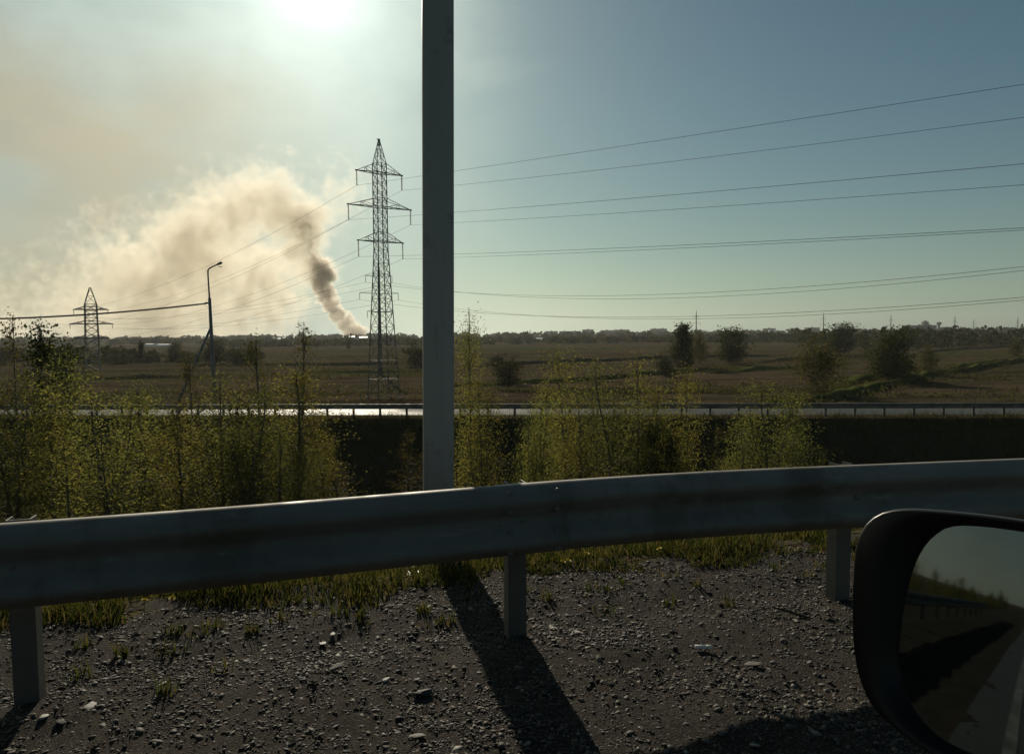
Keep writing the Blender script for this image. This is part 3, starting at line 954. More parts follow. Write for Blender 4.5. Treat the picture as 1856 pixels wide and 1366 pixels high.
while cnt < N_ST:
    s = srs.uniform(-3.4, 3.3) if cnt % 8 else srs.uniform(-9, 3.3); u = srs.uniform(-1.5, 0.95)
    cl = mnoise.noise(Vector((s * 1.6, u * 2.6, 0))) + 0.5 * mnoise.noise(Vector((s * 5, u * 5, 7)))
    if cl < srs.uniform(-0.95, 0.30): continue
    cnt += 1
    r_ = min(0.017, 0.0029 * math.exp(abs(srs.gauss(0, 0.62))))
    rot = np.array(rotm(srs.uniform(0, 6.28), srs.gauss(0, 0.3), srs.gauss(0, 0.3)))
    if r_ > 0.006:
        bv, bq = VAR[srs.randrange(10)]
    else:
        bv = OCT * np.array([srs.uniform(.7, 1.3), srs.uniform(.5, 1), srs.uniform(.35, .7)]) * (1 + rng.uniform(-.2, .2, (6, 1))); bq = OQ
    p = su(s, u)
    V = (bv * r_) @ rot.T + np.array([p.x, p.y, gz(s, u) + r_ * 0.08])
    Vs.append(V); Qs.append(bq + b); b += len(V)
for i in range(120):
    s = srs.uniform(-2.3, 2.1); u = srs.uniform(-1.2, 0.6); r_ = srs.uniform(0.009, 0.017)
    bv, bq = VAR[srs.randrange(10)]
    bv = bv * np.array([1.1, 0.9, 0.75])
    rot = np.array(rotm(srs.uniform(0, 6.28), srs.gauss(0, 0.15), srs.gauss(0, 0.15)))
    p = su(s, u)
    Vs.append((bv * r_) @ rot.T + np.array([p.x, p.y, gz(s, u) + r_ * 0.12])); Qs.append(bq + b); b += len(bv)
tag(link('gravel', np_mesh('gravel', np.concatenate(Vs), np.concatenate(Qs), M['stone'])), kind='stuff')

# larger stones, each one a thing
BIG = []
for k in range(6):
    bm = bmesh.new()
    bmesh.ops.create_icosphere(bm, subdivisions=2, radius=1.0)
    sx, sy, sz = srs.uniform(0.9, 1.3), srs.uniform(0.5, 0.9), srs.uniform(0.22, 0.5)
    off = Vector((k * 3.1, 1.7 * k, 0))
    for v in bm.verts:
        j = 1 + 0.45 * mnoise.noise(v.co * 1.4 + off) + srs.uniform(-0.05, 0.05)
        v.co = Vector((v.co.x * sx * j, v.co.y * sy * j, v.co.z * sz * j))
        if v.co.z > 0.75 * sz: v.co.z = 0.75 * sz
    BIG.append(bm)
def big_mesh(k, mat):
    me = bpy.data.meshes.new('stone')
    BIG[k].to_mesh(me); me.materials.append(mat)
    return me
BM_ = {(k, t): big_mesh(k, M[t]) for k in range(6) for t in ('stone', 'stone_pale', 'stone_dark')}
STONE_LAB = {'stone': 'medium grey stone lying loose among the roadside gravel', 'stone_pale': 'pale whitish stone lying loose on the roadside gravel', 'stone_dark': 'dark stone lying loose among the roadside gravel'}
def big_stone(s, u, r_, t, k, label, group, rz=None, flat=1.0, sink=0.12, name='stone'):
    o = link(name, BM_[(k, t)])
    p = su(s, u)
    o.location = (p.x, p.y, gz(s, u) + r_ * sink)
    o.rotation_euler = (srs.gauss(0, 0.12), srs.gauss(0, 0.12), srs.uniform(0, 6.28) if rz is None else rz)
    o.scale = (r_, r_, r_ * flat)
    tag(o, label, 'stone', group)
    return o
def su_of(px, py):
    p = on_z(px, py, 0) - P0
    return p.dot(RD), p.dot(RN)
for (px, py, r_, t, k, lab, fl) in [
    (766, 1262, 0.034, 'stone_dark', 2, 'black angular lump of rock on bare gravel left of the pillar shadow', 1.6),
    (1366, 1208, 0.034, 'stone', 4, 'flat grey slab of stone right of the white cigarette end', 0.45),
    (1420, 1303, 0.038, 'stone', 1, 'long low grey stone near the mirror at the bottom', 0.7),
    (1045, 1146, 0.030, 'stone_pale', 0, 'pale flat stone at the right foot of the middle guardrail post', 0.6),
    (1005, 1137, 0.026, 'stone_pale', 3, 'smaller pale stone touching the foot of the middle post', 0.7),
    (1145, 1146, 0.024, 'stone', 5, 'grey stone in the row right of the middle post', 0.8),
    (603, 1145, 0.026, 'stone_pale', 1, 'whitish flat stone left of the pillar shadow near the grass', 0.6),
    (585, 1158, 0.022, 'stone_pale', 4, 'whitish stone just below the flat one near the grass', 0.6),
    (612, 1214, 0.034, 'stone', 2, 'broad grey stone in the dark gravel patch', 0.6),
    (700, 1238, 0.026, 'stone_pale', 5, 'pale stone above the black lump of rock', 0.7),
    (80, 1310, 0.030, 'stone_pale', 3, 'bright stone heap piece at the foot of the left post', 0.8),
    (110, 1318, 0.024, 'stone', 0, 'grey stone leaning on the bright one by the left post', 0.9),
    (290, 1240, 0.020, 'stone_pale', 2, 'small bright round stone in the left gravel', 0.9),
    (165, 1290, 0.026, 'stone_pale', 4, 'flat bright stone right of the left post', 0.5),
    (1366, 1350, 0.018, 'stone_pale', 0, 'round pale pebble at the bottom edge of the view', 0.9),
    (1215, 1085, 0.020, 'stone_pale', 3, 'pale stone near the grass above the cigarette end', 0.8),
    (1310, 1330, 0.028, 'stone', 5, 'grey stone second from the bottom right', 0.8),
    (757, 1340, 0.034, 'stone', 1, 'wide flat stone at the bottom left of the pillar shadow', 0.5),
]:
    s, u = su_of(px, py)
    big_stone(s, u, r_ * 0.85, t, k, lab, 'stones picked out on the shoulder', flat=fl, sink=0.25)
# white cigarette end
s, u = su_of(1275, 1181)
p = su(s, u, gz(s, u) + 0.014)
e = empty('cigarette_end', p, R(-8))
mb = MB(); mb.tube([(-0.036, 0, 0), (0.010, 0, 0.001)], 0.0085, 10); mb.build('paper_tube', M['paper'], e, True)
mb = MB(); mb.tube([(0.0101, 0, 0.001), (0.036, 0, 0.002)], 0.0087, 10); mb.build('filter', M['cork'], e, True)
tag(e, 'white cigarette end lying on the gravel', 'cigarette')
# dark twig
s, u = su_of(1438, 1118)
p = su(s, u, gz(s, u) + 0.012)
mb = MB(); mb.tube([(-0.09, 0.05, 0.02), (-0.03, 0.02, 0.012), (0.02, -0.02, 0.004), (0.07, -0.05, 0.0)], [0.003, 0.006, 0.007, 0.003], 6)
mb.tube([(-0.03, 0.02, 0.012), (-0.05, -0.02, 0.03)], [0.004, 0.002], 5)
o = mb.build('twig', M['twig']); o.location = p
tag(o, 'dark crooked twig on the gravel left of the door mirror', 'twig')
# dandelions in the verge
dand_h = MB()
for k in range(26):
    a = k * 2.4; r_ = 0.004 + 0.016 * math.sqrt(k / 26); z = 0.008 * (1 - k / 26)
    ca, sa = math.cos(a), math.sin(a)
    dand_h.add([(ca * 0.002 - sa * .0025, sa * 0.002 + ca * .0025, 0), (ca * 0.002 + sa * .0025, sa * 0.002 - ca * .0025, 0), (ca * r_ + sa * .003, sa * r_ - ca * .003, z + .004), (ca * r_ - sa * .003, sa * r_ + ca * .003, z + .004)], [(0, 1, 2, 3)])
dm = dand_h.mesh('flower_head', M['petal'])
ds = MB(); ds.tube([(0, 0, -0.2), (0.006, 0, -0.1), (0, 0, 0)], 0.0018, 5); dsm = ds.mesh('stem', M['stem'])
DAND = [(78, 1131, 'yellow dandelion in the grass just right of the left post'), (188, 1123, 'yellow dandelion in the grass left of the gap below the rail'),
        (262, 1088, 'yellow dandelion close under the rail at left'), (1020, 1018, 'yellow dandelion close to the middle guardrail post'),
        (1030, 1016, 'second dandelion touching the one by the middle post'), (1063, 1003, 'pale dandelion right of the pair by the middle post'),
        (1195, 995, 'dandelion under the rail midway to the right post'), (312, 1084, 'dandelion in short grass near the middle of the left rail')]
for (px, py, lab) in DAND:
    p = at(px, py, (3.75 if px < 500 else 4.35) + (0.25 if px > 1100 else 0))
    e = empty('dandelion', p, rnd.uniform(0, 6), (1, 1, 1))
    h_ = link('flower_head', dm, e); h_.rotation_euler = (R(20), 0, 0)
    st = link('stem', dsm, e); st.scale = (1, 1, max(0.3, (p.z + 0.02) / 0.2))
    tag(e, lab, 'flower', 'dandelions in the verge')

# ------------------------------------------------------------------ near guardrail
RAIL_TOP = 0.722; RAIL_H = 0.312
half = [(0.0, 0.156), (-0.018, 0.1545), (-0.034, 0.147), (-0.068, 0.122), (-0.080, 0.108), (-0.083, 0.094), (-0.081, 0.079), (-0.072, 0.066), (-0.040, 0.030), (-0.032, 0.016), (-0.030, 0.0)]
prof = half + [(a, -b) for a, b in reversed(half[:-1])]      # (u towards the road is negative, height from the middle)
guard = empty('guardrail', su(0, 0))
tag(guard, 'grey galvanised steel guardrail with corrugated beam along the gravel shoulder', 'guardrail')
guard.rotation_euler = (0, 0, math.atan2(RD.y, RD.x))
_RP = []
for (px, py) in ((0, 952), (250, 934), (500, 914), (720, 897), (935, 881), (1200, 864), (1500, 848), (1856, 833)):
    d = ray(px, py); q = Vector((0, 0, EYE)) + d * ((RAIL_TOP - 0.004 - EYE) / d.z) - P0
    _RP.append((q.dot(RD), q.dot(RN) + 0.03))
_pc = np.polyfit([p[0] for p in _RP], [p[1] for p in _RP], 3)
_s0, _s1 = _RP[0][0] - 0.15, _RP[-1][0] + 0.15
def bend(s):
    q = min(max(s, _s0), _s1)
    k = float(np.polyval(np.polyder(_pc), q)); e = s - q
    return float(np.polyval(_pc, q)) + k * 0.8 * math.tanh(e / 0.8)
def beam(s0, s1, off):
    mb = MB(); rows = []
    n = max(2, int((s1 - s0) / 0.25))
    for i in range(n + 1):
        s = s0 + (s1 - s0) * i / n
        d = 0.004 * math.sin(s * 1.9 + 0.6)
        rows.append([(s, a - off + d * 0.6 + bend(s), RAIL_TOP - RAIL_H / 2 + b + d) for a, b in prof])
    mb.loft(rows, close=False)
    o = mb.build('rail_beam', M['galv'], guard, True)
    so = o.modifiers.new('thick', 'SOLIDIFY'); so.thickness = 0.004; so.offset = 0
    return o
joints = [-24.0, -20.0, -16.0, -12.0, -8.0, -3.95, 0.06, 4.1, 8.1, 12.1, 16.1, 20.1]
for i in range(len(joints) - 1):
    beam(joints[i] - 0.16, joints[i + 1] + 0.16, 0.0005 + 0.008 * (i % 2))
bolt = MB()
bolt.tube([(0, 0.004, 0), (0, -0.004, 0), (0, -0.007, 0)], [0.015, 0.014, 0.007], 10)
bolt_me = bolt.mesh('bolt', M['galv'], True)
def add_bolt(s, z, u):
    b_ = link('bolt', bolt_me, guard); b_.location = (s, u + bend(s), z)
for j in joints[3:9]:
    for ds_ in (-0.11, 0.11):
        for (zz_, uu_) in ((0.128, -0.062), (0.05, -0.058), (-0.05, -0.058), (-0.128, -0.062)):
            add_bolt(j + ds_, RAIL_TOP - RAIL_H / 2 + zz_, uu_ - 0.008)
# posts: C sections, standing behind the beam on spacer brackets
def post_s(px, base_y):
    d = ray(px, base_y); k = d.x / d.y
    s_ = 0.0
    for _i in range(6):
        q = P0 + RN * (0.06 + bend(s_))
        s_ = (k * q.y - q.x) / (RD.x - k * RD.y)
    return s_
p_left, p_mid, p_right = post_s(50, 1292), post_s(938, 1176), post_s(1526, 1092)
posts = [p_left - 1.75 * k for k in range(12, 0, -1)] + [p_left, p_mid, p_right] + [p_right + 1.75 * k for k in range(1, 10)]
pm = MB()
w, d, t = 0.086, 0.075, 0.006
sec = [(-w / 2, d), (-w / 2, 0), (w / 2, 0), (w / 2, d), (w / 2 - t, d), (w / 2 - t, t), (-w / 2 + t, t), (-w / 2 + t, d)]
pm.loft([[(a, b, z) for a, b in sec] for z in (-0.35, 0.716)], cap0=True, cap1=True)
post_me = pm.mesh('post', M['post'])
br = MB()
br.box((0, -0.008, 0.0), (0.06, 0.07, 0.22)); br.box((0, -0.046, 0.0), (0.11, 0.005, 0.05))
br_me = br.mesh('spacer', M['post'])
for s in posts:
    o = link('post', post_me, guard); o.location = (s, 0.058 + bend(s), 0); o.rotation_euler = (R(rnd.uniform(-0.6, 0.6)), R(rnd.uniform(-0.8, 0.8)), 0)
    b_ = link('spacer', br_me, o); b_.location = (0, -0.0285, RAIL_TOP - RAIL_H / 2)
    if -6 < s < 6: add_bolt(s, RAIL_TOP - RAIL_H / 2, -0.037)

# ------------------------------------------------------------------ guardrail of the second road
g2 = empty('guardrail', (0, 46.6, ROAD2), -math.atan(RT))
tag(g2, 'long thin dark guardrail along the sunlit second road', 'guardrail')
mb = MB(); rows = []
for i in range(101):
    x = -60 + 120 * i / 100
    rows.append([(x, a, 0.62 + b) for a, b in prof[::2]])
mb.loft(rows, close=False)
o = mb.build('rail_beam', M['galv'], g2, True); so = o.modifiers.new('thick', 'SOLIDIFY'); so.thickness = 0.006
pm = MB(); pm.box((0, 0.06, 0.18), (0.13, 0.08, 1.14)); pme = pm.mesh('post', M['post'])
x = at(1480, 750, 46.6).x
k = -60
xs = [x + 1.66 * i for i in range(-46, 22)]
for xx in xs:
    o = link('post', pme, g2); o.location = (xx, 0, 0)

# ------------------------------------------------------------------ the tall pillar just behind the rail
pb = Vector((-0.488, 5.14, 0)); zb = tz(pb.x, pb.y)
pil = empty('pillar', (pb.x, pb.y, zb), R(7))
pt_ = at(793, 0, 5.14); pq_ = at(794.5, 886, 5.14)
pb.x = pq_.x + (pt_.x - pq_.x) * (zb - pq_.z) / (pt_.z - pq_.z)
pil.location.x = pb.x
pil.rotation_euler = (0, math.atan2(pt_.x - pq_.x, pt_.z - pq_.z), R(7))
tag(pil, 'thick grey square steel pillar rising out of view just behind the guardrail', 'pillar')
mb = MB(); mb.box((0, 0, 5.6), (0.203, 0.203, 11.8))
o = mb.build('shaft', M['pillar'], pil); bv = o.modifiers.new('bev', 'BEVEL'); bv.width = 0.018; bv.segments = 2
mb = MB(); mb.box((0, 0, 0.02), (0.42, 0.42, 0.05)); o = mb.build('base_plate', M['pillar'], pil)
for a in (0, 1, 2, 3):
    mb = MB(); mb.tube([(0, 0, 0.045), (0, 0, 0.09)], 0.018, 6); o = mb.build('anchor_bolt', M['post'], pil)
    o.location = (0.165 * (1 if a in (0, 3) else -1), 0.165 * (1 if a < 2 else -1), 0)
mb = MB(); mb.box((0, 0, 11.515), (0.24, 0.24, 0.03)); mb.build('top_cap', M['pillar'], pil)

# ------------------------------------------------------------------ lattice pylons
def lattice(mbx, sec_fn, zs, w, horiz=True):
    """X bracing on the four faces of a tower between the levels zs; sec_fn(z) = half side."""
    for z0, z1 in zip(zs[:-1], zs[1:]):
        a, b = sec_fn(z0), sec_fn(z1)
        c0 = [Vector((sx * a, sy * a, z0)) for sx, sy in ((1, 1), (-1, 1), (-1, -1), (1, -1))]
        c1 = [Vector((sx * b, sy * b, z1)) for sx, sy in ((1, 1), (-1, 1), (-1, -1), (1, -1))]
        for i in range(4):
            j = (i + 1) % 4
            mbx.bar(c0[i], c1[j], w); mbx.bar(c0[j], c1[i], w)
            if horiz: mbx.bar(c1[i], c1[j], w * 0.9)
def insulator(parent, p, L, r=0.13):
    mb = MB()
    n = max(6, int(L / 0.17))
    path, rad = [(0, 0, 0)], [0.03]
    for i in range(n):
        z = -L * (i + 0.5) / n; h = L / n
        path += [(0, 0, z + h * 0.3), (0, 0, z + h * 0.12), (0, 0, z - h * 0.2), (0, 0, z - h * 0.3)]
        rad += [0.03, r, r * 0.9, 0.03]
    path.append((0, 0, -L)); rad.append(0.04)
    mb.tube(path, rad, 8)
    o = mb.build('insulator', M['insul'], parent); o.location = p
    return o
def crossarm(parent, z, half_len, tie_h, s_half, bw, name='crossarm', rail=0.32):
    mb = MB()
    for sgn in (1, -1):
        tip = Vector((sgn * half_len, 0, z))
        for sy in (1, -1):
            inn = Vector((sgn * s_half, sy * s_half, z)); top = Vector((sgn * s_half, sy * s_half, z + tie_h))
            mb.bar(inn, tip, bw * 1.5); mb.bar(top, tip, bw)
            m1 = inn.lerp(tip, 0.5); t1 = top.lerp(tip, 0.5)
            mb.bar(m1, t1, bw * 0.8); mb.bar(inn, t1, bw * 0.8)
        for q in (0.25, 0.5, 0.75):
            A = Vector((sgn * s_half, s_half, z)).lerp(tip, q); B = Vector((sgn * s_half, -s_half, z)).lerp(tip, q)
            mb.bar(A, B, bw * 0.8)
        mb.box(tip, (0.25, 0.2, 0.22))
    for sy in (1, -1):
        mb.bar((-s_half, sy * s_half, z), (s_half, sy * s_half, z), bw * 1.4)
        mb.bar((-s_half, sy * s_half, z + tie_h), (s_half, sy * s_half, z + tie_h), bw)
    return mb.build(name, M['pylon'], parent)

LINE = Vector((104, -110, 0)).normalized()          # the lines run towards us and to the right
ARM = Vector((-LINE.y, LINE.x, 0))                  # (.73,.69): from the near to the far side
ARM_RZ = math.atan2(0.59, 0.81)

YP = 120.0
pc = at(694, 640, YP)
zg = tz(pc.x, YP) - 0.2
H = lambda py: at(694, py, YP).z - zg
pyl = empty('lattice_pylon', (pc.x, YP, zg), ARM_RZ)
tag(pyl, 'tall grey lattice pylon with three crossarms beside the pillar', 'pylon')
z_w, z_t, z_pk = H(453), H(297), H(256)
a_base, a_w, a_t = 1.85, 0.80, 0.78
def sec_main(z):
    if z < z_w: return a_base + (a_w - a_base) * z / z_w
    if z < z_t: return a_w + (a_t - a_w) * (z - z_w) / (z_t - z_w)
    return max(0.1, a_t * (1 - (z - z_t) / (z_pk - z_t) * 0.88))
for sx, sy in ((1, 1), (-1, 1), (-1, -1), (1, -1)):
    mb = MB()
    for za, zb_ in ((0, z_w), (z_w, z_t), (z_t, z_pk)):
        a, b = sec_main(za), sec_main(zb_ - 1e-6)
        mb.bar((sx * a, sy * a, za), (sx * b, sy * b, zb_), 0.16 if za < z_t else 0.11)
    mb.build('leg', M['pylon'], pyl)
mb = MB()
zs = [0]
z = 0.0
while z < z_w - 1.4:
    z += max(1.7, sec_main(z) * 1.7); zs.append(min(z, z_w))
zs[-1] = z_w
lattice(mb, sec_main, zs, 0.085)
nn = 9
lattice(mb, sec_main, [z_w + (z_t - z_w) * i / nn for i in range(nn + 1)], 0.08)
lattice(mb, sec_main, [z_t + (z_pk - z_t) * i / 3 for i in range(4)], 0.06)
tag(mb.build('bracing', M['pylon'], pyl), kind='stuff')
mb = MB(); mb.box((0, 0, 0.1), (0.28, 0.28, 0.5)); mb.bar((-0.35, 0, 0.25), (0.1, 0, 0.32), 0.16)
o = mb.build('peak', M['pylon'], pyl); o.location = (0, 0, z_pk)
ATT = {}
for nm, py, tie, hl, il in (('u', 313.5, 297, 3.85, 2.15), ('m', 375.5, 360, 5.3, 2.2), ('l', 438, 422, 3.8, 2.35)):
    zc = H(py)
    crossarm(pyl, zc, hl, H(tie) - zc, sec_main(zc), 0.1)
    for sg in (-1, 1):
        insulator(pyl, (sg * (hl - 0.05), 0, zc - 0.12), il)
        ca, sa = math.cos(ARM_RZ), math.sin(ARM_RZ)
        ATT[nm, sg] = Vector((pc.x + ca * sg * (hl - 0.05), YP + sa * sg * (hl - 0.05), zg + zc - 0.12 - il))
for (a, b) in ((1, 1), (-1, 1), (-1, -1), (1, -1)):
    mb = MB(); mb.box((a * a_base, b * a_base, 0.1), (0.45, 0.45, 0.5)); mb.build('footing', M['concrete'], pyl)

# small anchor pylon at the left
YS = 232.0
ps = at(167, 620, YS)
zg2 = tz(ps.x, YS) - 0.2
H2 = lambda py: at(167, py, YS).z - zg2
pys = empty('lattice_pylon', (ps.x, YS, zg2), R(24))
tag(pys, 'small wide bodied lattice pylon at the left with a tapering top', 'pylon')
zt2, zp2 = H2(551), H2(521)
def sec_s(z):
    if z < zt2: return 1.55 + 0.35 * (1 - z / zt2)
    return max(0.2, 1.55 * (1 - (z - zt2) / (zp2 - zt2) * 0.9))
for sx, sy in ((1, 1), (-1, 1), (-1, -1), (1, -1)):
    mb = MB()
    for za, zb_ in ((0, zt2), (zt2, zp2)):
        a, b = sec_s(za), sec_s(zb_ - 1e-6)
        mb.bar((sx * a, sy * a, za), (sx * b, sy * b, zb_), 0.36 if za == 0 else 0.22)
    mb.build('leg', M['pylon'], pys)
mb = MB()
lattice(mb, sec_s, [zt2 * i / 10 for i in range(11)], 0.15)
lattice(mb, sec_s, [zt2, zt2 + (zp2 - zt2) * .5, zp2], 0.1)
tag(mb.build('bracing', M['pylon'], pys), kind='stuff')
SATT = {}
for nm, py, hl in (('u', 561, 4.6), ('m', 587, 5.7), ('l', 613, 4.7)):
    zc = H2(py)
    crossarm(pys, zc, hl, 0.9, sec_s(zc), 0.25)
    for sg in (-1, 1):
        insulator(pys, (sg * (hl - 0.1), 0, zc - 0.1), 1.3, 0.16)
        a = R(24)
        SATT[nm, sg] = Vector((ps.x + math.cos(a) * sg * hl, YS + math.sin(a) * sg * hl, zg2 + zc - 0.2))

# slim pole pylons of the second line
def pole_pylon(px, ytop, Yd, arms, label, base_w=0.52):
    p = at(px, ytop, Yd)
    z0 = tz(p.x, Yd) - 0.2
    e = empty('pole_pylon', (p.x, Yd, z0), R(30))
    tag(e, label, 'pylon', 'slim pole pylons of the second line')
    top = p.z - z0
    mb = MB(); mb.tube([(0, 0, 0), (0, 0, top * 0.9), (0, 0, top)], [base_w / 2 * 1.25, base_w / 2 * 0.7, base_w / 2 * 0.35], 8); mb.build('pole', M['concrete'], e, True)
    out = {}
    for i, (py, hw) in enumerate(arms):
        z = at(px, py, Yd).z - z0
        hl = hw / F * Yd / math.cos(R(30))
        mb = MB()
        for sg in (-1, 1):
            mb.bar((sg * 0.1, 0, z), (sg * hl, 0, z + 0.1), 0.22, 0.14); mb.bar((sg * 0.1, 0, z + 0.9), (sg * hl, 0, z + 0.15), 0.10)
        mb.build('crossarm', M['pylon'], e)
        for sg in (-1, 1):
            il = 1.5 if Yd < 300 else 1.9
            insulator(e, (sg * (hl - 0.05), 0, z), il, 0.13 if Yd < 300 else 0.17)
            out[i, sg] = Vector((p.x + math.cos(R(30)) * sg * hl, Yd + math.sin(R(30)) * sg * hl, z0 + z - il))
    return out
PATT = pole_pylon(686, 470, 190, [(501, 22), (532, 32), (565, 20)], 'slim dark pole pylon standing directly behind the tall lattice pylon', 0.75)
for (px, yt, Yd, lab) in [
    (850, 558, 546, 'slim pole pylon on the horizon right of the pillar'),
    (1262, 562, 597, 'slim pole pylon rising behind the dark pointed tree'),
    (1493, 567, 675, 'slim pole pylon above the willow like tree'),
    (1615, 570, 733, 'slim pole pylon above the largest round tree'),
    (1731, 572, 777, 'slim pole pylon second from the right edge'),
    (1845, 574, 828, 'slim pole pylon at the right edge of the horizon'),
    (1539, 582, 1050, 'tiny pole pylon on the horizon between the two taller ones at right'),
    (1765, 578, 1100, 'tiny faint pole pylon left of the one at the right edge'),
    (961, 596, 1500, 'tiny faint mast on the hazy horizon right of the pillar')]:
    sc_ = (605 - yt) / 47.0
    pole_pylon(px, yt, Yd, [(yt + 13 * sc_, 6 * sc_), (yt + 26 * sc_, 10 * sc_), (yt + 40 * sc_, 7 * sc_)], lab, 0.85)

# ------------------------------------------------------------------ wires
def wire_pts(A, B, sag, n=28):
    return [A.lerp(B, i / n) - Vector((0, 0, sag * 4 * (i / n) * (1 - i / n))) for i in range(n + 1)]
def fit_span(A, dirv_, L, samples):
    """A parabola from A along the horizontal direction that passes through photo points (column, row)."""
    ts, hs = [0.0], [A.z]
    for (px, py) in samples:
        d = ray(px, py)
        k = d.x / d.y
        t = (k * A.y - A.x) / (dirv_.x - k * dirv_.y)
        yy = A.y + dirv_.y * t
        ts.append(t); hs.append(EYE + d.z / d.y * yy)
    c_ = np.polyfit(ts, hs, 2) if len(ts) > 2 else np.polyfit(ts, hs, 1)
    c_ = np.array(c_); c_[-1] += A.z - np.polyval(c_, 0)
    n = 40
    return [Vector((A.x + dirv_.x * L * i / n, A.y + dirv_.y * L * i / n, float(np.polyval(c_, L * i / n)))) for i in range(n + 1)]
DLINE = Vector((104, -110, 0)) / 151.4
RIGHT = {('u', -1): [(1200, 254), (1856, 153)], ('u', 1): [(1200, 295), (1856, 213)],
         ('m', -1): [(1200, 355), (1856, 297)], ('m', 1): [(1200, 381), (1856, 335)],
         ('l', -1): [(1200, 446), (1856, 413)], ('l', 1): [(1250, 449), (1856, 417)]}
WLAB = {('u', -1): 'topmost of the power wires from the tall pylon to the upper right', ('u', 1): 'second power wire from the top right of the pillar',
        ('m', -1): 'third power wire from the top right of the pillar', ('m', 1): 'fourth power wire from the top right of the pillar',
        ('l', -1): 'upper one of the close pair of wires at mid height on the right', ('l', 1): 'lower one of the close pair of wires at mid height on the right'}
def wire(paths, r_, label, group):
    mb = MB()
    mb.tube(paths, r_, 5)
    return tag(mb.build('power_wire', M['wire'], None, True), label, 'wire', group)
for key in RIGHT:
    A = ATT[key]
    right = fit_span(A, DLINE, 136, RIGHT[key])
    B = SATT[key]
    left = wire_pts(B, A, 3.6 if key[0] != 'u' else 3.2)
    wire(left + right[1:], 0.019, WLAB[key], 'wires of the tall lattice pylon')
LOW = {(0, -1): ([(830, 532), (1100, 535), (1856, 485)], 'upper wire of the sagging pair above the horizon trees'), (0, 1): ([(830, 538), (1100, 541), (1856, 497)], 'lower wire of the sagging pair above the horizon trees'),
       (1, -1): ([(830, 566), (1100, 574), (1856, 540)], 'upper wire of the lowest pair just above the skyline'), (1, 1): ([(830, 570), (1100, 577), (1856, 552)], 'lower wire of the lowest pair just above the skyline')}
for (key, (smp, lab)) in LOW.items():
    A = PATT[key]
    right = fit_span(A, DLINE, 170, smp)
    B = A + Vector((-210, 215, 0)) * 0.9 + Vector((0, 0, -1.0))
    wire(wire_pts(B, A, 5.0) + right[1:], 0.026, lab, 'wires of the slim pole pylon')

# ------------------------------------------------------------------ street lamp by the second road
YL = 57.5
pl = at(388.5, 690, YL)
z0 = tz(pl.x, YL) - 0.1
lamp = empty('street_lamp', (pl.x, YL, z0))
tag(lamp, 'street lamp on a concrete pole with a slanting prop and curved steel arm', 'street lamp')
HL = lambda py: at(388, py, YL).z - z0
mx = lambda px: (px - 388.5) / F * YL
mb = MB(); mb.tube([(0, 0, 0), (mx(384.5), 0, HL(540))], [0.17, 0.11], 10); mb.build('pole', M['concrete'], lamp, True)
mb = MB()
mb.tube([(mx(384.5), -0.0, HL(548)), (mx(383), 0, HL(500)), (mx(383), 0, HL(491)), (mx(384.5), 0, HL(487.5)), (mx(389), 0, HL(484.5)), (mx(402), 0, HL(478.5))], [0.06, 0.055, 0.055, 0.052, 0.05, 0.045], 8)
mb.build('steel_arm', M['lamp'], lamp, True)
mb = MB(); rings = []
ax = Vector((math.cos(R(24)), 0, math.sin(R(24)))); ay = Vector((0, 1, 0)); azv = ax.cross(ay) * -1
c0 = Vector((mx(399), 0, HL(480)))
for q, a, b in ((0, .05, .05), (.1, .1, .08), (.3, .15, .11), (.42, .12, .08), (.47, .03, .03)):
    rings.append([c0 + ax * q + ay * math.cos(k * .7854) * a + azv * math.sin(k * .7854) * b for k in range(8)])
mb.loft(rings, cap0=True, cap1=True); hd = mb.build('lamp_head', M['lamp'], lamp, True)
mb = MB(); mb.box(c0 + ax * 0.26 - azv * 0.085 * -1 - Vector((0, 0, 0.17)), (0.24, 0.2, 0.03)); mb.build('lamp_glass', M['insul'], lamp)
mb = MB(); mb.tube([(mx(368), 0.0, HL(628)), (mx(384.8), 0, HL(592))], [0.10, 0.09], 8)
d_ = Vector((mx(384.8) - mx(368), 0, HL(592) - HL(628))); foot = Vector((mx(368), 0, HL(628))) - d_ * (HL(628) / d_.z)
mb = MB(); mb.tube([foot, (mx(386), 0, HL(592))], [0.12, 0.09], 8); mb.build('prop', M['concrete'], lamp, True)
mb = MB(); mb.box((mx(380), 0, HL(549)), (0.34, 0.12, 0.12)); mb.bar((mx(374), 0, HL(549.5)), (mx(384), 0, HL(548)), 0.09); mb.bar((mx(374), 0, HL(552)), (mx(382), 0, HL(556)), 0.05)
mb.build('cable_bracket', M['lamp'], lamp)
for k, (y0, y1, y2, lab) in enumerate(((549, 567, 577, 'thick upper cable from the street lamp to the left edge'), (550.5, 568.2, 578.5, 'lower cable hanging beside the thick one left of the street lamp'))):
    pts = []
    A = at(376, y0, YL); B = at(0, y2, YL - 4); C_ = at(-420, y2 + 4, YL - 8)
    n = 24
    for i in range(n + 1):
        t = i / n
        px = 376 + (-420 - 376) * t
        row = y0 + (y2 - y0) * min(1, 1.6 * (376 - px) / 376 * (1 - 0.375 * (376 - px) / 376)) if px > -100 else None
        if row is None: row = y2 + 1 + (-100 - px) * 0.01
        pts.append(at(px, row, YL - 8 * t))
    mb = MB(); mb.tube(pts, 0.035 - 0.008 * k, 5)
    tag(mb.build('overhead_cable', M['wire'], None, True), lab, 'cable', 'cables of the street lamp')

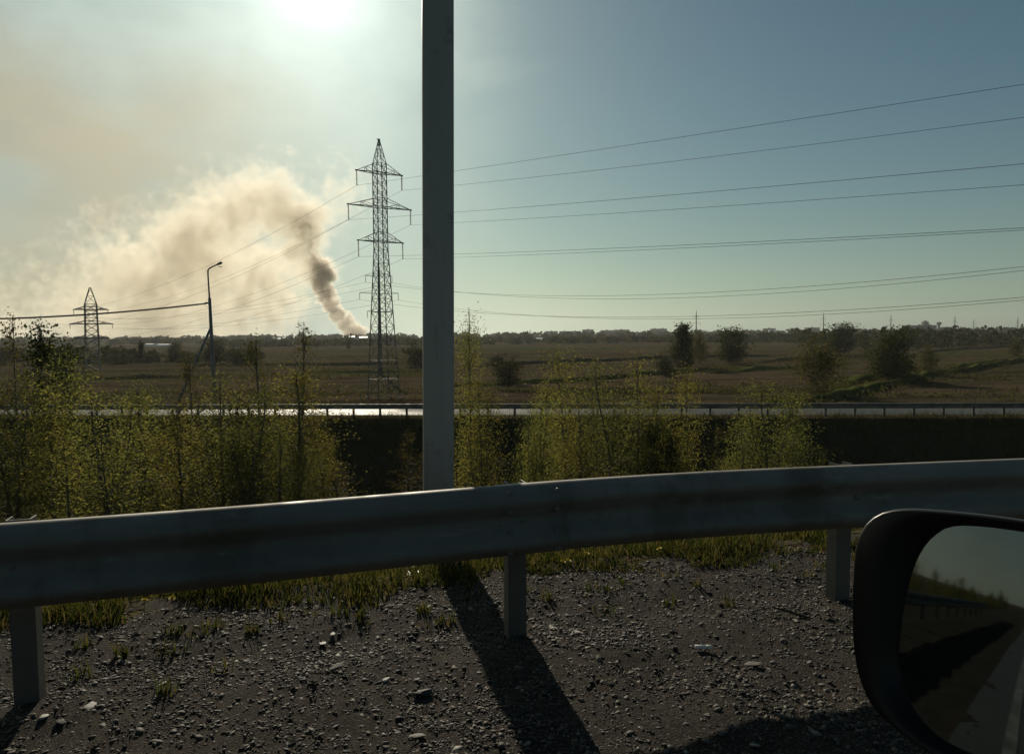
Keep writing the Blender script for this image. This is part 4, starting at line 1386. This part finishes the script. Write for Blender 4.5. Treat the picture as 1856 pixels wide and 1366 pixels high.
# ------------------------------------------------------------------ far buildings
def block(px0, px1, yt, Yd, label, mat='bldg', extra=None, depth=14.0, group='apartment blocks on the skyline', name='apartment_block', cat='building'):
    a, b = at(px0, yt, Yd), at(px1, yt, Yd)
    cx = (a.x + b.x) / 2; wv = b.x - a.x
    zb = FIELD - 0.5
    h = a.z - zb
    e = empty(name, (cx, Yd, zb))
    tag(e, label, cat, group)
    mb = MB(); mb.box((0, depth / 2, h / 2), (wv, depth, h)); mb.build('wall', M[mat], e)
    mb = MB(); mb.box((0, depth / 2, h + 0.3), (wv + 0.6, depth + 0.6, 0.6)); rf = mb.build('roof', M['bldg_dark'], e)
    n = max(1, int(wv / 22))
    for i in range(n):
        mb = MB(); mb.box((-wv / 2 + wv * (i + .5) / n, depth / 2, h + 1.6), (4, 5, 2.0)); mb.build('lift_house', M[mat], rf)
    fl = max(2, int(h / 3.2))
    mb = MB()
    for j in range(fl):
        z = 2.0 + j * (h - 2) / fl
        k = max(3, int(wv / 3.4))
        for i in range(k):
            mb.box((-wv / 2 + wv * (i + .5) / k, -0.02, z + 0.9), (1.7, 0.2, 1.5))
    tag(mb.build('window_rows', M['winglass'], e), kind='stuff')
    return e
block(988, 1011, 600.5, 2300, 'leftmost low slab block of the hazy skyline')
block(1014, 1052, 600.5, 2340, 'longer slab block beside the leftmost one on the skyline')
block(1056, 1076, 597.5, 2280, 'short block with a raised middle left of the two long dark blocks', 'bldg')
block(1089, 1112, 599, 2200, 'left one of the two long dark blocks on the skyline', 'bldg_dark')
block(1113, 1141, 597.8, 2180, 'right one of the two long dark blocks on the skyline', 'bldg_dark')
block(1180, 1209, 596, 2250, 'block left of the dark pointed tree on the skyline')
block(1385, 1406, 595.5, 2200, 'pale block on the skyline right of the round tree')
block(1461, 1486, 594, 2150, 'pale block on the skyline left of the willow like tree')
e = block(1640, 1698, 590, 1800, 'long works building with a stubby tower on the right skyline', 'bldg_dark', group=None, name='factory')
pt = at(1679, 583, 1800)
mb = MB(); mb.box((pt.x - e.location.x, 5, (pt.z - e.location.z) / 2), (12, 10, pt.z - e.location.z)); mb.box((pt.x - e.location.x, 5, pt.z - e.location.z + 1.2), (6, 5, 2.4)); mb.build('tower', M['bldg_dark'], e)
pt = at(1702, 583, 1780)
t_ = empty('water_tower', (pt.x, 1780, FIELD - 0.5)); tag(t_, 'stubby water tower right of the works building on the skyline', 'tower')
hh = pt.z - FIELD
mb = MB(); mb.tube([(0, 0, 0), (0, 0, hh - 7)], [3, 2.6], 12); mb.build('shaft', M['bldg_dark'], t_)
mb = MB(); mb.tube([(0, 0, hh - 7.5), (0, 0, hh - 6), (0, 0, hh - 1), (0, 0, hh)], [2.6, 5, 5, 2], 12); mb.build('tank', M['bldg_dark'], t_)

def shed(px0, px1, yt, yb, Yd, label, pitched=True, mat='white', cat='shed', name='shed', group='white sheds under the smoke'):
    a, b, c = at(px0, yb, Yd), at(px1, yb, Yd), at(px0, yt, Yd)
    wv = b.x - a.x; h = max(2.5, c.z - a.z)
    gz_ = tz((a.x + b.x) / 2, Yd)
    h += a.z - gz_
    e = empty(name, ((a.x + b.x) / 2, Yd, gz_))
    tag(e, label, cat, group)
    dp = 12.0
    mb = MB(); mb.box((0, dp / 2, h * 0.5), (wv, dp, h)); mb.build('wall', M[mat], e)
    mb = MB()
    rh = h * 0.25
    mb.add([(-wv / 2 - .4, -.5, h + .01), (wv / 2 + .4, -.5, h + .01), (wv / 2 + .4, dp + .5, h + .01), (-wv / 2 - .4, dp + .5, h + .01), (-wv / 2 - .4, dp / 2, h + rh), (wv / 2 + .4, dp / 2, h + rh)],
           [(0, 1, 5, 4), (2, 3, 4, 5), (0, 4, 3), (1, 2, 5), (3, 2, 1, 0)])
    mb.build('roof', M['white'], e)
    return e
shed(622, 634, 611, 614.5, 1450, 'leftmost of the three bright white sheds under the smoke column')
shed(637, 645, 611, 614, 1460, 'middle one of the three bright white sheds under the smoke')
shed(651, 665, 611.5, 614.5, 1440, 'rightmost of the three bright white sheds under the smoke')
shed(262, 276, 624, 629, 800, 'left white shed in the trees left of the lamp post', group='white sheds in the left trees')
shed(284, 306, 624.5, 629, 790, 'wider white shed in the trees left of the lamp post', group='white sheds in the left trees')
for (px, yb, Yd, lab) in ((851, 619, 900, 'small white house by the slim pole right of the pillar'), (884, 621, 860, 'grey roofed house left of the white one on the far field edge'),
                          (935, 620, 880, 'white gabled house in the middle of the far field edge'), (978, 618.5, 930, 'small pale house right of the gabled one on the far field edge'), (1401, 605, 1500, 'tiny white house on the far ridge right of the round tree')):
    shed(px - 5, px + 5, yb - 5, yb, Yd, lab, cat='house', name='house', group='houses along the far field edge')

# ------------------------------------------------------------------ the car we look out of
car = empty('car', su(0, 0, 0))
car.rotation_euler = (0, 0, math.atan2(RD.y, RD.x))
tag(car, 'dark car on the shoulder with its black door mirror in view', 'car')
UF = -2.93                                       # flank of the car towards the rail
W = 1.78
eye_s = (Vector((0, 0, 0)) - P0).dot(RD)
S0, S1 = eye_s - 2.55, eye_s + 1.95
def flank(zz_):                                  # bulge of the body side
    return {0.22: -0.09, 0.34: -0.02, 0.55: 0.0, 0.78: 0.012, 0.90: 0.0, 0.98: -0.03, 1.02: -0.06}[zz_]
ZL = (0.22, 0.34, 0.55, 0.78, 0.90, 0.98, 1.02)
mb = MB(); rows = []
for i in range(25):
    t = i / 24; s = S0 + (S1 - S0) * t
    e1 = 1 - (abs(2 * t - 1)) ** 7 * 0.22
    top = 1.0 - 0.10 * sst(t, 0.72, 1.0) - 0.12 * sst(t, 0.12, 0.0)
    ring = [(s, UF - W / 2 + (W / 2 + flank(z_)) * e1, z_ * top if z_ > 0.5 else z_) for z_ in ZL]
    cab = 0.14 < t < 0.70
    zi = 0.35 if cab else 1.03 * top
    wi = (W / 2 - 0.16) * e1
    ring += [(s, UF - W / 2 + wi, 1.025 * top), (s, UF - W / 2 + wi * 0.99, zi), (s, UF - W / 2 - wi * 0.99, zi), (s, UF - W / 2 - wi, 1.025 * top)]
    ring += [(s, UF - W / 2 - (W / 2 + flank(z_)) * e1, z_ * top if z_ > 0.5 else z_) for z_ in reversed(ZL)]
    rows.append(ring)
mb.loft(rows, close=True, cap0=True, cap1=True)
# keep the interior open: body is a shell whose top (cabin part) is below the eye
mb.build('body', M['paint'], car, True)
def door(s0, s1, name='door'):
    mb = MB(); rows = []
    for i in range(9):
        s = s0 + (s1 - s0) * i / 8
        tt = (s - S0) / (S1 - S0); e1 = 1 - (abs(2 * tt - 1)) ** 7 * 0.22
        rows.append([(s, UF - W / 2 + (W / 2 + flank(z_)) * e1 + 0.004, z_ - 0.003) for z_ in ZL[1:]])
    mb.loft(rows, close=False)
    o = mb.build(name, M['paint'], car, True)
    so = o.modifiers.new('thick', 'SOLIDIFY'); so.thickness = 0.003; so.offset = 0
    hb = MB(); hb.tube([(s0 + 0.12, UF + 0.012, 0.86), (s0 + 0.14, UF + 0.038, 0.86), (s0 + 0.26, UF + 0.040, 0.862), (s0 + 0.29, UF + 0.010, 0.862)], 0.011, 8)
    hb.build('door_handle', M['paint'], o, True)
    return o
door(eye_s - 0.42, eye_s + 0.72); door(eye_s - 1.42, eye_s - 0.435)
mb = MB(); mb.box(((eye_s - 0.35), UF - 0.022, 1.0), (2.16, 0.022, 0.022)); mb.build('belt_moulding', M['alloy'], car)
def wheel(s, u):
    mb = MB(); mb.tube([(s, u - 0.10, 0.315), (s, u - 0.09, 0.315), (s, u + 0.09, 0.315), (s, u + 0.10, 0.315)], [0.28, 0.315, 0.315, 0.28], 28)
    o = mb.build('wheel', M['rubber'], car, True)
    mb = MB(); mb.tube([(s, u + 0.101, 0.315), (s, u + 0.108, 0.315)], [0.21, 0.19], 20); mb.build('rim', M['alloy'], o)
for s in (S0 + 0.75, S1 - 0.72):
    wheel(s, UF - 0.08); wheel(s, UF - W + 0.08)

# door mirror: outline measured on the mirror's own plane
MP = at(1765, 1150, 0.62)
dv = ray(1990, 1020).normalized()
rv = Vector((-RD.x, -RD.y, 0.0))
MN = (rv - dv).normalized()                      # normal of the glass, facing us
def on_mirror(px, py):
    d = ray(px, py)
    o = Vector((0, 0, EYE))
    t = (MP - o).dot(MN) / d.dot(MN)
    return o + d * t
def catmull(pts, n=5):
    out = []; L = len(pts)
    for i in range(L):
        p0, p1, p2, p3 = (Vector(pts[(i + k - 1) % L]) for k in range(4))
        for j in range(n):
            t = j / n
            out.append(0.5 * ((2 * p1) + (p2 - p0) * t + (2 * p0 - 5 * p1 + 4 * p2 - p3) * t * t + (3 * p1 - p0 - 3 * p2 + p3) * t ** 3))
    return out
OUT = [(1600, 927), (1570, 948), (1553, 985), (1547, 1040), (1545, 1100), (1547, 1165), (1557, 1225), (1582, 1280), (1628, 1325), (1690, 1368), (1765, 1400), (1860, 1420),
       (1950, 1425), (2030, 1400), (2065, 1330), (2072, 1200), (2062, 1080), (2035, 1005), (1975, 968), (1900, 950), (1800, 934), (1700, 924), (1640, 921)]
INN = [(1700, 962), (1672, 985), (1652, 1020), (1638, 1070), (1624, 1150), (1620, 1205), (1628, 1250), (1655, 1300), (1705, 1345), (1780, 1375), (1865, 1388),
       (1945, 1388), (1995, 1365), (2018, 1310), (2025, 1200), (2020, 1090), (2000, 1025), (1950, 992), (1880, 974), (1800, 961), (1745, 956), (1720, 957)]
def resample(P, n):
    L = [0.0]
    for a, b in zip(P, P[1:] + P[:1]): L.append(L[-1] + (b - a).length)
    out = []
    for i in range(n):
        q = L[-1] * i / n
        k = max(j for j in range(len(P)) if L[j] <= q + 1e-9)
        a, b = P[k], P[(k + 1) % len(P)]
        out.append(a.lerp(b, (q - L[k]) / max(1e-9, L[k + 1] - L[k])))
    return out
NO = 72
outer = resample(catmull([on_mirror(*p) for p in OUT]), NO)
inner = resample(catmull([on_mirror(*p) for p in INN]), NO)
# align start of the inner ring with the outer one
k0 = min(range(NO), key=lambda i: (inner[i] - outer[0]).length)
inner = inner[k0:] + inner[:k0]
cen = sum(outer, Vector()) / NO
icen = sum(inner, Vector()) / NO
inv = Matrix.Rotation(-math.atan2(RD.y, RD.x), 4, 'Z') @ Matrix.Translation(-su(0, 0, 0))
def loc(ps): return [inv @ p for p in ps]
def ring(f, d, base=None, c=None):
    base = base or outer; c = c or cen
    return loc([c + (p - c) * f + MN * d for p in base])
mb = MB()
inn_c = [a.lerp(b, 0.5) for a, b in zip(inner, outer)]
mb.loft([ring(0.10, -0.105), ring(0.45, -0.098), ring(0.75, -0.078), ring(0.92, -0.050), ring(0.985, -0.022), ring(0.998, -0.010), ring(0.975, -0.0085), ring(0.975, -0.0065), ring(1.0, -0.005), ring(0.993, 0.001), ring(0.975, 0.004),
         loc([p + MN * -0.001 for p in inn_c]), loc([icen + (p - icen) * 1.02 + MN * -0.008 for p in inner]), loc([p + MN * -0.016 for p in inner])], cap0=True)
hs = mb.build('mirror_housing', M['plastic'], car, True)
RM = 1.15
mb = MB(); rings = []
for f in (1.03, 0.9, 0.75, 0.6, 0.45, 0.3, 0.15, 0.03):
    rings.append(loc([icen + (p - icen) * f + MN * (-0.006 - ((p - icen) * f).length_squared / (2 * RM)) for p in inner]))
mb.loft(rings, cap1=True)
mb.build('mirror_glass', M['mirror'], hs, True)
stp = inv @ (icen + (outer[int(NO * 0.55)] - icen) * 0.9 - MN * 0.04)
mb = MB(); mb.tube([inv @ (cen - MN * 0.05), stp, (stp.x + 0.03, UF - 0.03, 1.0)], [0.035, 0.035, 0.045], 10); mb.build('mirror_stalk', M['plastic'], hs, True)

# ------------------------------------------------------------------ smoke plume, a real volume far behind the sheds
YK = 3100.0
BLOBS = [  # photo column, row, radius px, weight of the blob
    (640, 604, 17, 1.0), (626, 588, 14, 1.0), (612, 570, 14, 1.0), (601, 552, 14, 1.0), (592, 534, 16, 1.0), (584, 516, 17, 1.0), (592, 500, 15, 1.0), (633, 577, 9, 1.0), (655, 606, 16, 0.7),
    (580, 500, 26, 0.8), (562, 486, 32, 0.85), (545, 460, 36, 0.8), (550, 428, 40, 0.9), (548, 402, 42, 1.0), (512, 385, 46, 0.85), (480, 365, 52, 0.65), (430, 385, 56, 0.65), (500, 345, 40, 0.6), (400, 410, 60, 0.6),
    (360, 440, 62, 0.72), (320, 475, 62, 0.68), (380, 480, 62, 0.62), (290, 520, 66, 0.62), (360, 540, 66, 0.56), (440, 450, 50, 0.5), (250, 560, 74, 0.5), (420, 550, 64, 0.45), (620, 350, 40, 0.42), (600, 385, 34, 0.36), (180, 580, 78, 0.46), (300, 590, 70, 0.62), (420, 595, 60, 0.5), (120, 570, 80, 0.36), (40, 600, 80, 0.3), (220, 500, 80, 0.5), (480, 560, 56, 0.55), (470, 500, 62, 0.6), (510, 535, 50, 0.5), (440, 535, 60, 0.58),
]
cK = at(470, 470, YK)
def smoke(name, blobs, warp, nscale, amount, grow, lo, hi, voxel, label, colr, g, pad, step, unit):
    k = Mat(name)
    k.t.nodes.remove(k.b)
    src = k.n('ShaderNodeTexCoord').outputs['Object']
    def vnoise(sc, det):
        x = k.n('ShaderNodeTexNoise'); x.inputs['Scale'].default_value = sc; x.inputs['Detail'].default_value = det; x.inputs['Roughness'].default_value = 0.6
        k.l(src, x.inputs['Vector']); return x
    nA = vnoise(nscale, 6)
    sub = k.n('ShaderNodeVectorMath', operation='SUBTRACT'); k.l(nA.outputs['Color'], sub.inputs[0]); sub.inputs[1].default_value = (0.5, 0.5, 0.5)
    scl = k.n('ShaderNodeVectorMath', operation='SCALE'); k.l(sub.outputs[0], scl.inputs[0]); scl.inputs['Scale'].default_value = warp
    wv = k.n('ShaderNodeVectorMath', operation='ADD'); k.l(src, wv.inputs[0]); k.l(scl.outputs[0], wv.inputs[1])
    acc = None; bm = bmesh.new()
    for (px, py, r_, wgt) in blobs:
        p = at(px, py, YK); rr = r_ / F * YK
        off = Vector((p.x - cK.x, (rnd.random() - 0.5) * rr * 0.8, p.z - cK.z))
        ds_ = k.n('ShaderNodeVectorMath', operation='DISTANCE'); k.l(wv.outputs[0], ds_.inputs[0]); ds_.inputs[1].default_value = off
        mr = k.n('ShaderNodeMapRange', interpolation_type='LINEAR'); k.l(ds_.outputs['Value'], mr.inputs[0])
        mr.inputs[1].default_value = rr * grow; mr.inputs[2].default_value = 0.0; mr.inputs[3].default_value = 0.0; mr.inputs[4].default_value = wgt
        if acc is None: acc = mr.outputs[0]
        else:
            mm_ = k.n('ShaderNodeMath', operation='SMOOTH_MAX'); mm_.inputs[2].default_value = 0.12
            k.l(acc, mm_.inputs[0]); k.l(mr.outputs[0], mm_.inputs[1]); acc = mm_.outputs[0]
        bmesh.ops.create_icosphere(bm, subdivisions=3, radius=rr * grow + pad, matrix=Matrix.Translation(off))
    nB = vnoise(nscale * 2.3, 6)
    er = k.n('ShaderNodeMath', operation='MULTIPLY_ADD'); k.l(nB.outputs[0], er.inputs[0]); er.inputs[1].default_value = 1.1; er.inputs[2].default_value = -0.55
    sm = k.n('ShaderNodeMath', operation='ADD'); k.l(acc, sm.inputs[0]); k.l(er.outputs[0], sm.inputs[1])
    mr = k.n('ShaderNodeMapRange', interpolation_type='SMOOTHSTEP'); k.l(sm.outputs[0], mr.inputs[0])
    mr.inputs[1].default_value = lo; mr.inputs[2].default_value = hi; mr.inputs[3].default_value = 0.0; mr.inputs[4].default_value = amount / unit
    pv = k.n('ShaderNodeVolumePrincipled')
    pv.inputs['Color'].default_value = (*colr, 1); pv.inputs['Anisotropy'].default_value = g
    # only inside the blobs themselves
    gate = k.n('ShaderNodeMath', operation='GREATER_THAN'); k.l(acc, gate.inputs[0]); gate.inputs[1].default_value = 0.02
    dn = k.n('ShaderNodeMath', operation='MULTIPLY'); k.l(mr.outputs[0], dn.inputs[0]); k.l(gate.outputs[0], dn.inputs[1])
    k.l(dn.outputs[0], pv.inputs['Density'])
    k.l(pv.outputs[0], k.o.inputs['Volume'])
    k.m.cycles.volume_step_rate = step
    me = bpy.data.meshes.new('smoke_hull'); bm.to_mesh(me); bm.free()
    tmp = link('smoke_hull', me)
    rm = tmp.modifiers.new('fuse', 'REMESH'); rm.mode = 'VOXEL'; rm.voxel_size = voxel
    me2 = bpy.data.meshes.new_from_object(tmp.evaluated_get(bpy.context.evaluated_depsgraph_get()))
    bpy.data.objects.remove(tmp)
    me2.materials.clear(); me2.materials.append(k.m)
    o = link('smoke', me2); o.location = cK
    return tag(o, label, None, None, 'stuff')
COLUMN = [b for b in BLOBS[:9]] + [(580, 486, 18, 0.85), (571, 470, 20, 0.52), (562, 452, 22, 0.40), (555, 432, 25, 0.36), (549, 408, 28, 0.42)]
CLOUD = [b for b in BLOBS[9:]]
smoke('smoke_column', COLUMN, 52.0, 0.024, 1.0, 1.8, 0.26, 0.52, 9, 'dense brown smoke column rising from the horizon', (0.958, 0.89, 0.80), 0.44, 20, 0.25, 18.0)
smoke('smoke_cloud', CLOUD, 130.0, 0.0085, 1.0, 1.7, 0.12, 0.72, 20, 'broad cream smoke cloud drifting left from the column', (0.968, 0.91, 0.80), 0.44, 40, 0.3, 70.0)

# ------------------------------------------------------------------ haze
hz = Mat('haze_air')
hz.t.nodes.remove(hz.b)
pv = hz.n('ShaderNodeVolumePrincipled')
pv.inputs['Color'].default_value = (0.93, 0.96, 0.97, 1)
pv.inputs['Density'].default_value = 0.00007
pv.inputs['Anisotropy'].default_value = 0.3
hz.l(pv.outputs[0], hz.o.inputs['Volume'])
mb = MB(); mb.box((0, 1130, 21), (5400, 3140, 64))
tag(mb.build('haze', hz.m), kind='stuff')
